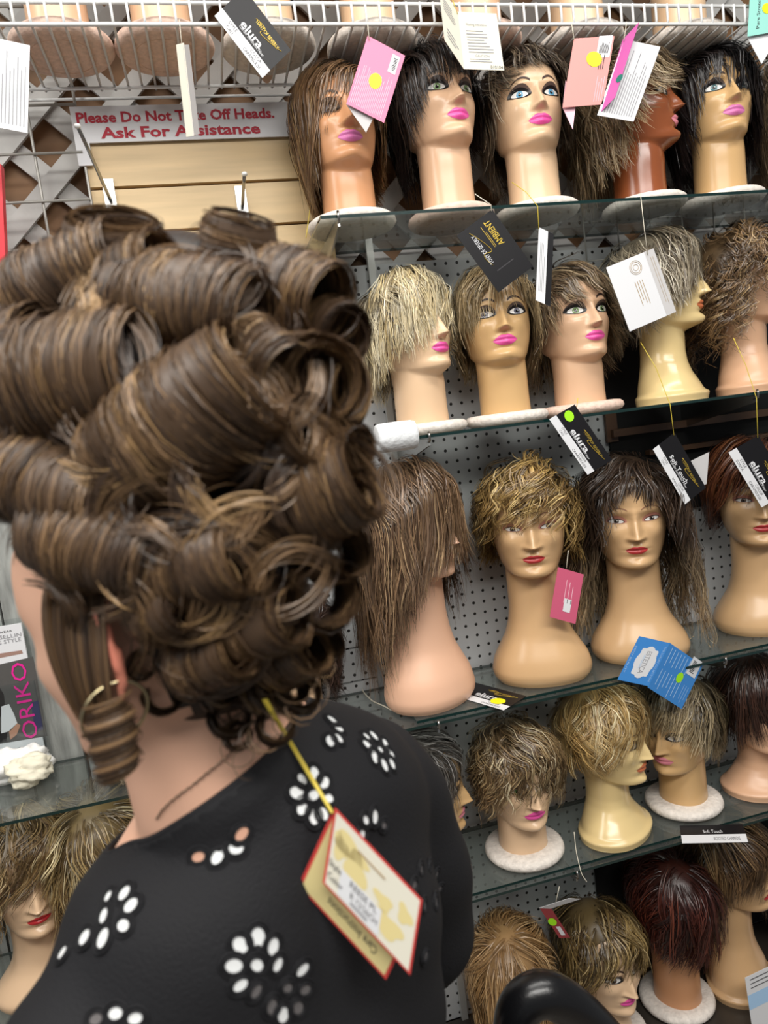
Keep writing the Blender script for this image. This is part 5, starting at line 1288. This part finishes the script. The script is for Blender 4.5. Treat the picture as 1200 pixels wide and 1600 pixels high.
# dark padding under the rolls
t_, p_ = np.meshgrid(np.linspace(-math.pi, math.pi, 49), np.linspace(.02, math.pi-.02, 28))
d = np.stack([np.sin(p_)*np.sin(t_), -np.sin(p_)*np.cos(t_), np.cos(p_)], -1)
cv = (hcl+d*axs*1.0).reshape(-1, 3); Fq = grid_faces(28, 49, False); ctr = cv[Fq].mean(1)
keep = ~((ctr[:, 2] < .155) & (ctr[:, 1] < .01)) & (ctr[:, 2] > .02) & ~((ctr[:, 0] > .05) & (ctr[:, 1] < .035) & (ctr[:, 2] < .12))
pad1 = H(cv)
pc = pt(300, 640, .490); pv = pc+(d.reshape(-1, 3)*np.array([.094, .080, .118]))
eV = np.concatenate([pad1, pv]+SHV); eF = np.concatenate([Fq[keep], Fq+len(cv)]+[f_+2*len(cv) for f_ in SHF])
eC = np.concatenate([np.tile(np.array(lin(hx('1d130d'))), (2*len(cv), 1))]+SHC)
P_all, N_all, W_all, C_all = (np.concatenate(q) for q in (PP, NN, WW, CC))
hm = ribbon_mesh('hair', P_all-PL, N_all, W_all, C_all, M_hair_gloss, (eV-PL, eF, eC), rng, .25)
ho = obj('hair', hm, person)
obj('ringlet', me_ring, ho)
bm.free(); 
# ------------------------------------------------------------------ gold tag on her string, black chair
dtag = min(float((hit(bvh_bl, x, y)[0]-CAM)@AX[2]) for x, y in ((485, 1390), (525, 1300), (560, 1400), (600, 1525), (635, 1500)))-.016
cg_ = Card((504, 1379), (641, 1524), (523, 1262), colour='red', depth=dtag, label='gold and red folded tag hanging down the black blouse', th=.0008)
cg_.rect(.025, .03, .975, .97, 'cream', 'panel')
for (u, v, a_, b_) in ((.22, .72, .18, .13), (.30, .55, .12, .20), (.12, .62, .08, .16), (.70, .30, .16, .14), (.62, .52, .10, .10), (.40, .25, .12, .08), (.85, .62, .08, .12)):
    an = np.arange(24)/24*2*math.pi; rr_ = 1+.25*np.sin(an*3+u*9)
    V = np.array([cg_.P(u+a_*k*math.cos(t), v+b_*k*math.sin(t), 1) for t, k in zip(an, rr_)])
    obj('floral_print', mesh('floral_print', V-np.array(cg_.t.location), [list(range(24))], INK['oldgold'], False), cg_.t)
cg_.rect(.16, .06, .62, .40, 'white', 'name_panel', 2)
cg_.text('Style', .10, .33, .085, 'dark', lift=3).text('Color', .12, .18, .085, 'dark', lift=3).text('REESE PL', .42, .33, .085, 'dark', .3, lift=3).text('R 12/26CH', .44, .20, .085, 'dark', .3, lift=3).lines(.30, .08, .60, .14, 1, 'grey', .6, 3, 3).lines(.30, .78, .78, .82, 1, 'brown', .6, 3, 3)
lf = Card((466, 1384), (603, 1531), (518, 1270), colour='red', depth=(dtag+.012, dtag+.012, dtag+.002), parent=cg_.t, name='back_leaf', th=.0008)
lf.rect(.03, .03, .97, .97, 'oldgold', 'panel')
wu = np.linalg.norm(lf.u); flat_text('Care Instructions', 0., lf.P(.55, .17, 2), -lf.u/wu, -lf.v/np.linalg.norm(lf.v), .006, INK['dark'], cg_.t, wu*.55)
for off in (-2, 2):
    q = [pt(414+off, 1094, .425)]+[hit(bvh_bl, x, y)[0]-unit(ray(x, y))*.010 for x, y in [(452+off, 1158), (480+off, 1205)]]+[pt(519+off*.3, 1270, dtag-.002)]
    MB().tube(q, .0009, 6).build('string', M_gstr, cg_.t, True)

M_blk = mat('black_vinyl', (14, 14, 16), .28, spec=.5, bump=.05, bscale=300)
M_blkm = mat('chair_metal', (60, 60, 62), .3, metal=1.)
ch_c = T3(0, .12, 0); ch_c = np.array([ch_c[0], ch_c[1], 0.])
chair = empty('salon_chair', ch_c, 'black salon chair with rounded arm showing beside the black blouse', 'chair')
def CP(r, f, z): return ch_c+RT*r+FT*f+UP*z
def rbox(rings): return loft(rings, 32)
V, Fc = rbox([(CP(0, 0, z_), RT*.25*k_, FT*.24*k_) for z_, k_ in ((.655, .90), (.665, .98), (.70, 1.), (.735, .98), (.748, .90))]); MB().add(V, Fc).build('seat', M_blk, chair, True)
V, Fc = rbox([(CP(0, -.27+d_, .90), RT*.23*k_, UP*.13*k_) for d_, k_ in ((-.03, .9), (-.02, 1.), (.02, 1.), (.03, .9))]); MB().add(V, Fc).build('backrest', M_blk, chair, True)
MB().tube([CP(0, -.20, .70), CP(0, -.28, .72), CP(0, -.30, .86)], .02, 10).build('back_stem', M_blkm, chair, True)
def spl(P, n=48):
    P = np.array(P, float); t = np.linspace(0, len(P)-1, n); Q = np.stack([np.interp(t, range(len(P)), P[:, k]) for k in range(3)], 1)
    for _ in range(10): Q[1:-1] = (Q[:-2]+Q[1:-1]*2+Q[2:])/4
    return Q
arm = spl([pt(785, 1880, .80), pt(803, 1720, .80), pt(803, 1630, .80), pt(806, 1572, .80), pt(845, 1545, .80), pt(892, 1568, .81), pt(945, 1622, .83), pt(1010, 1700, .85), pt(1030, 1880, .86)])
MB().tube(arm, .0245, 18).build('armrest', M_blk, chair, True)
V2 = arm-ch_c; r_ = V2@RT; arm2 = arm-RT[None]*(2*r_)[:, None]
MB().tube(arm2, .0245, 18).build('armrest', M_blk, chair, True)
MB().lathe([(.035, 0), (.035, .50), (.05, .52), (.05, .655)], CP(0, 0, .03), 24).build('pedestal', M_blkm, chair, True)
MB().lathe([(.0, 0), (.27, 0), (.28, .01), (.26, .03), (.06, .05), (.0, .05)], CP(0, 0, 0), 40).build('base', M_blkm, chair, True)
for s in (-1, 1):
    sh_ = T3(s*.085, .46, 0); sh_[2] = 0
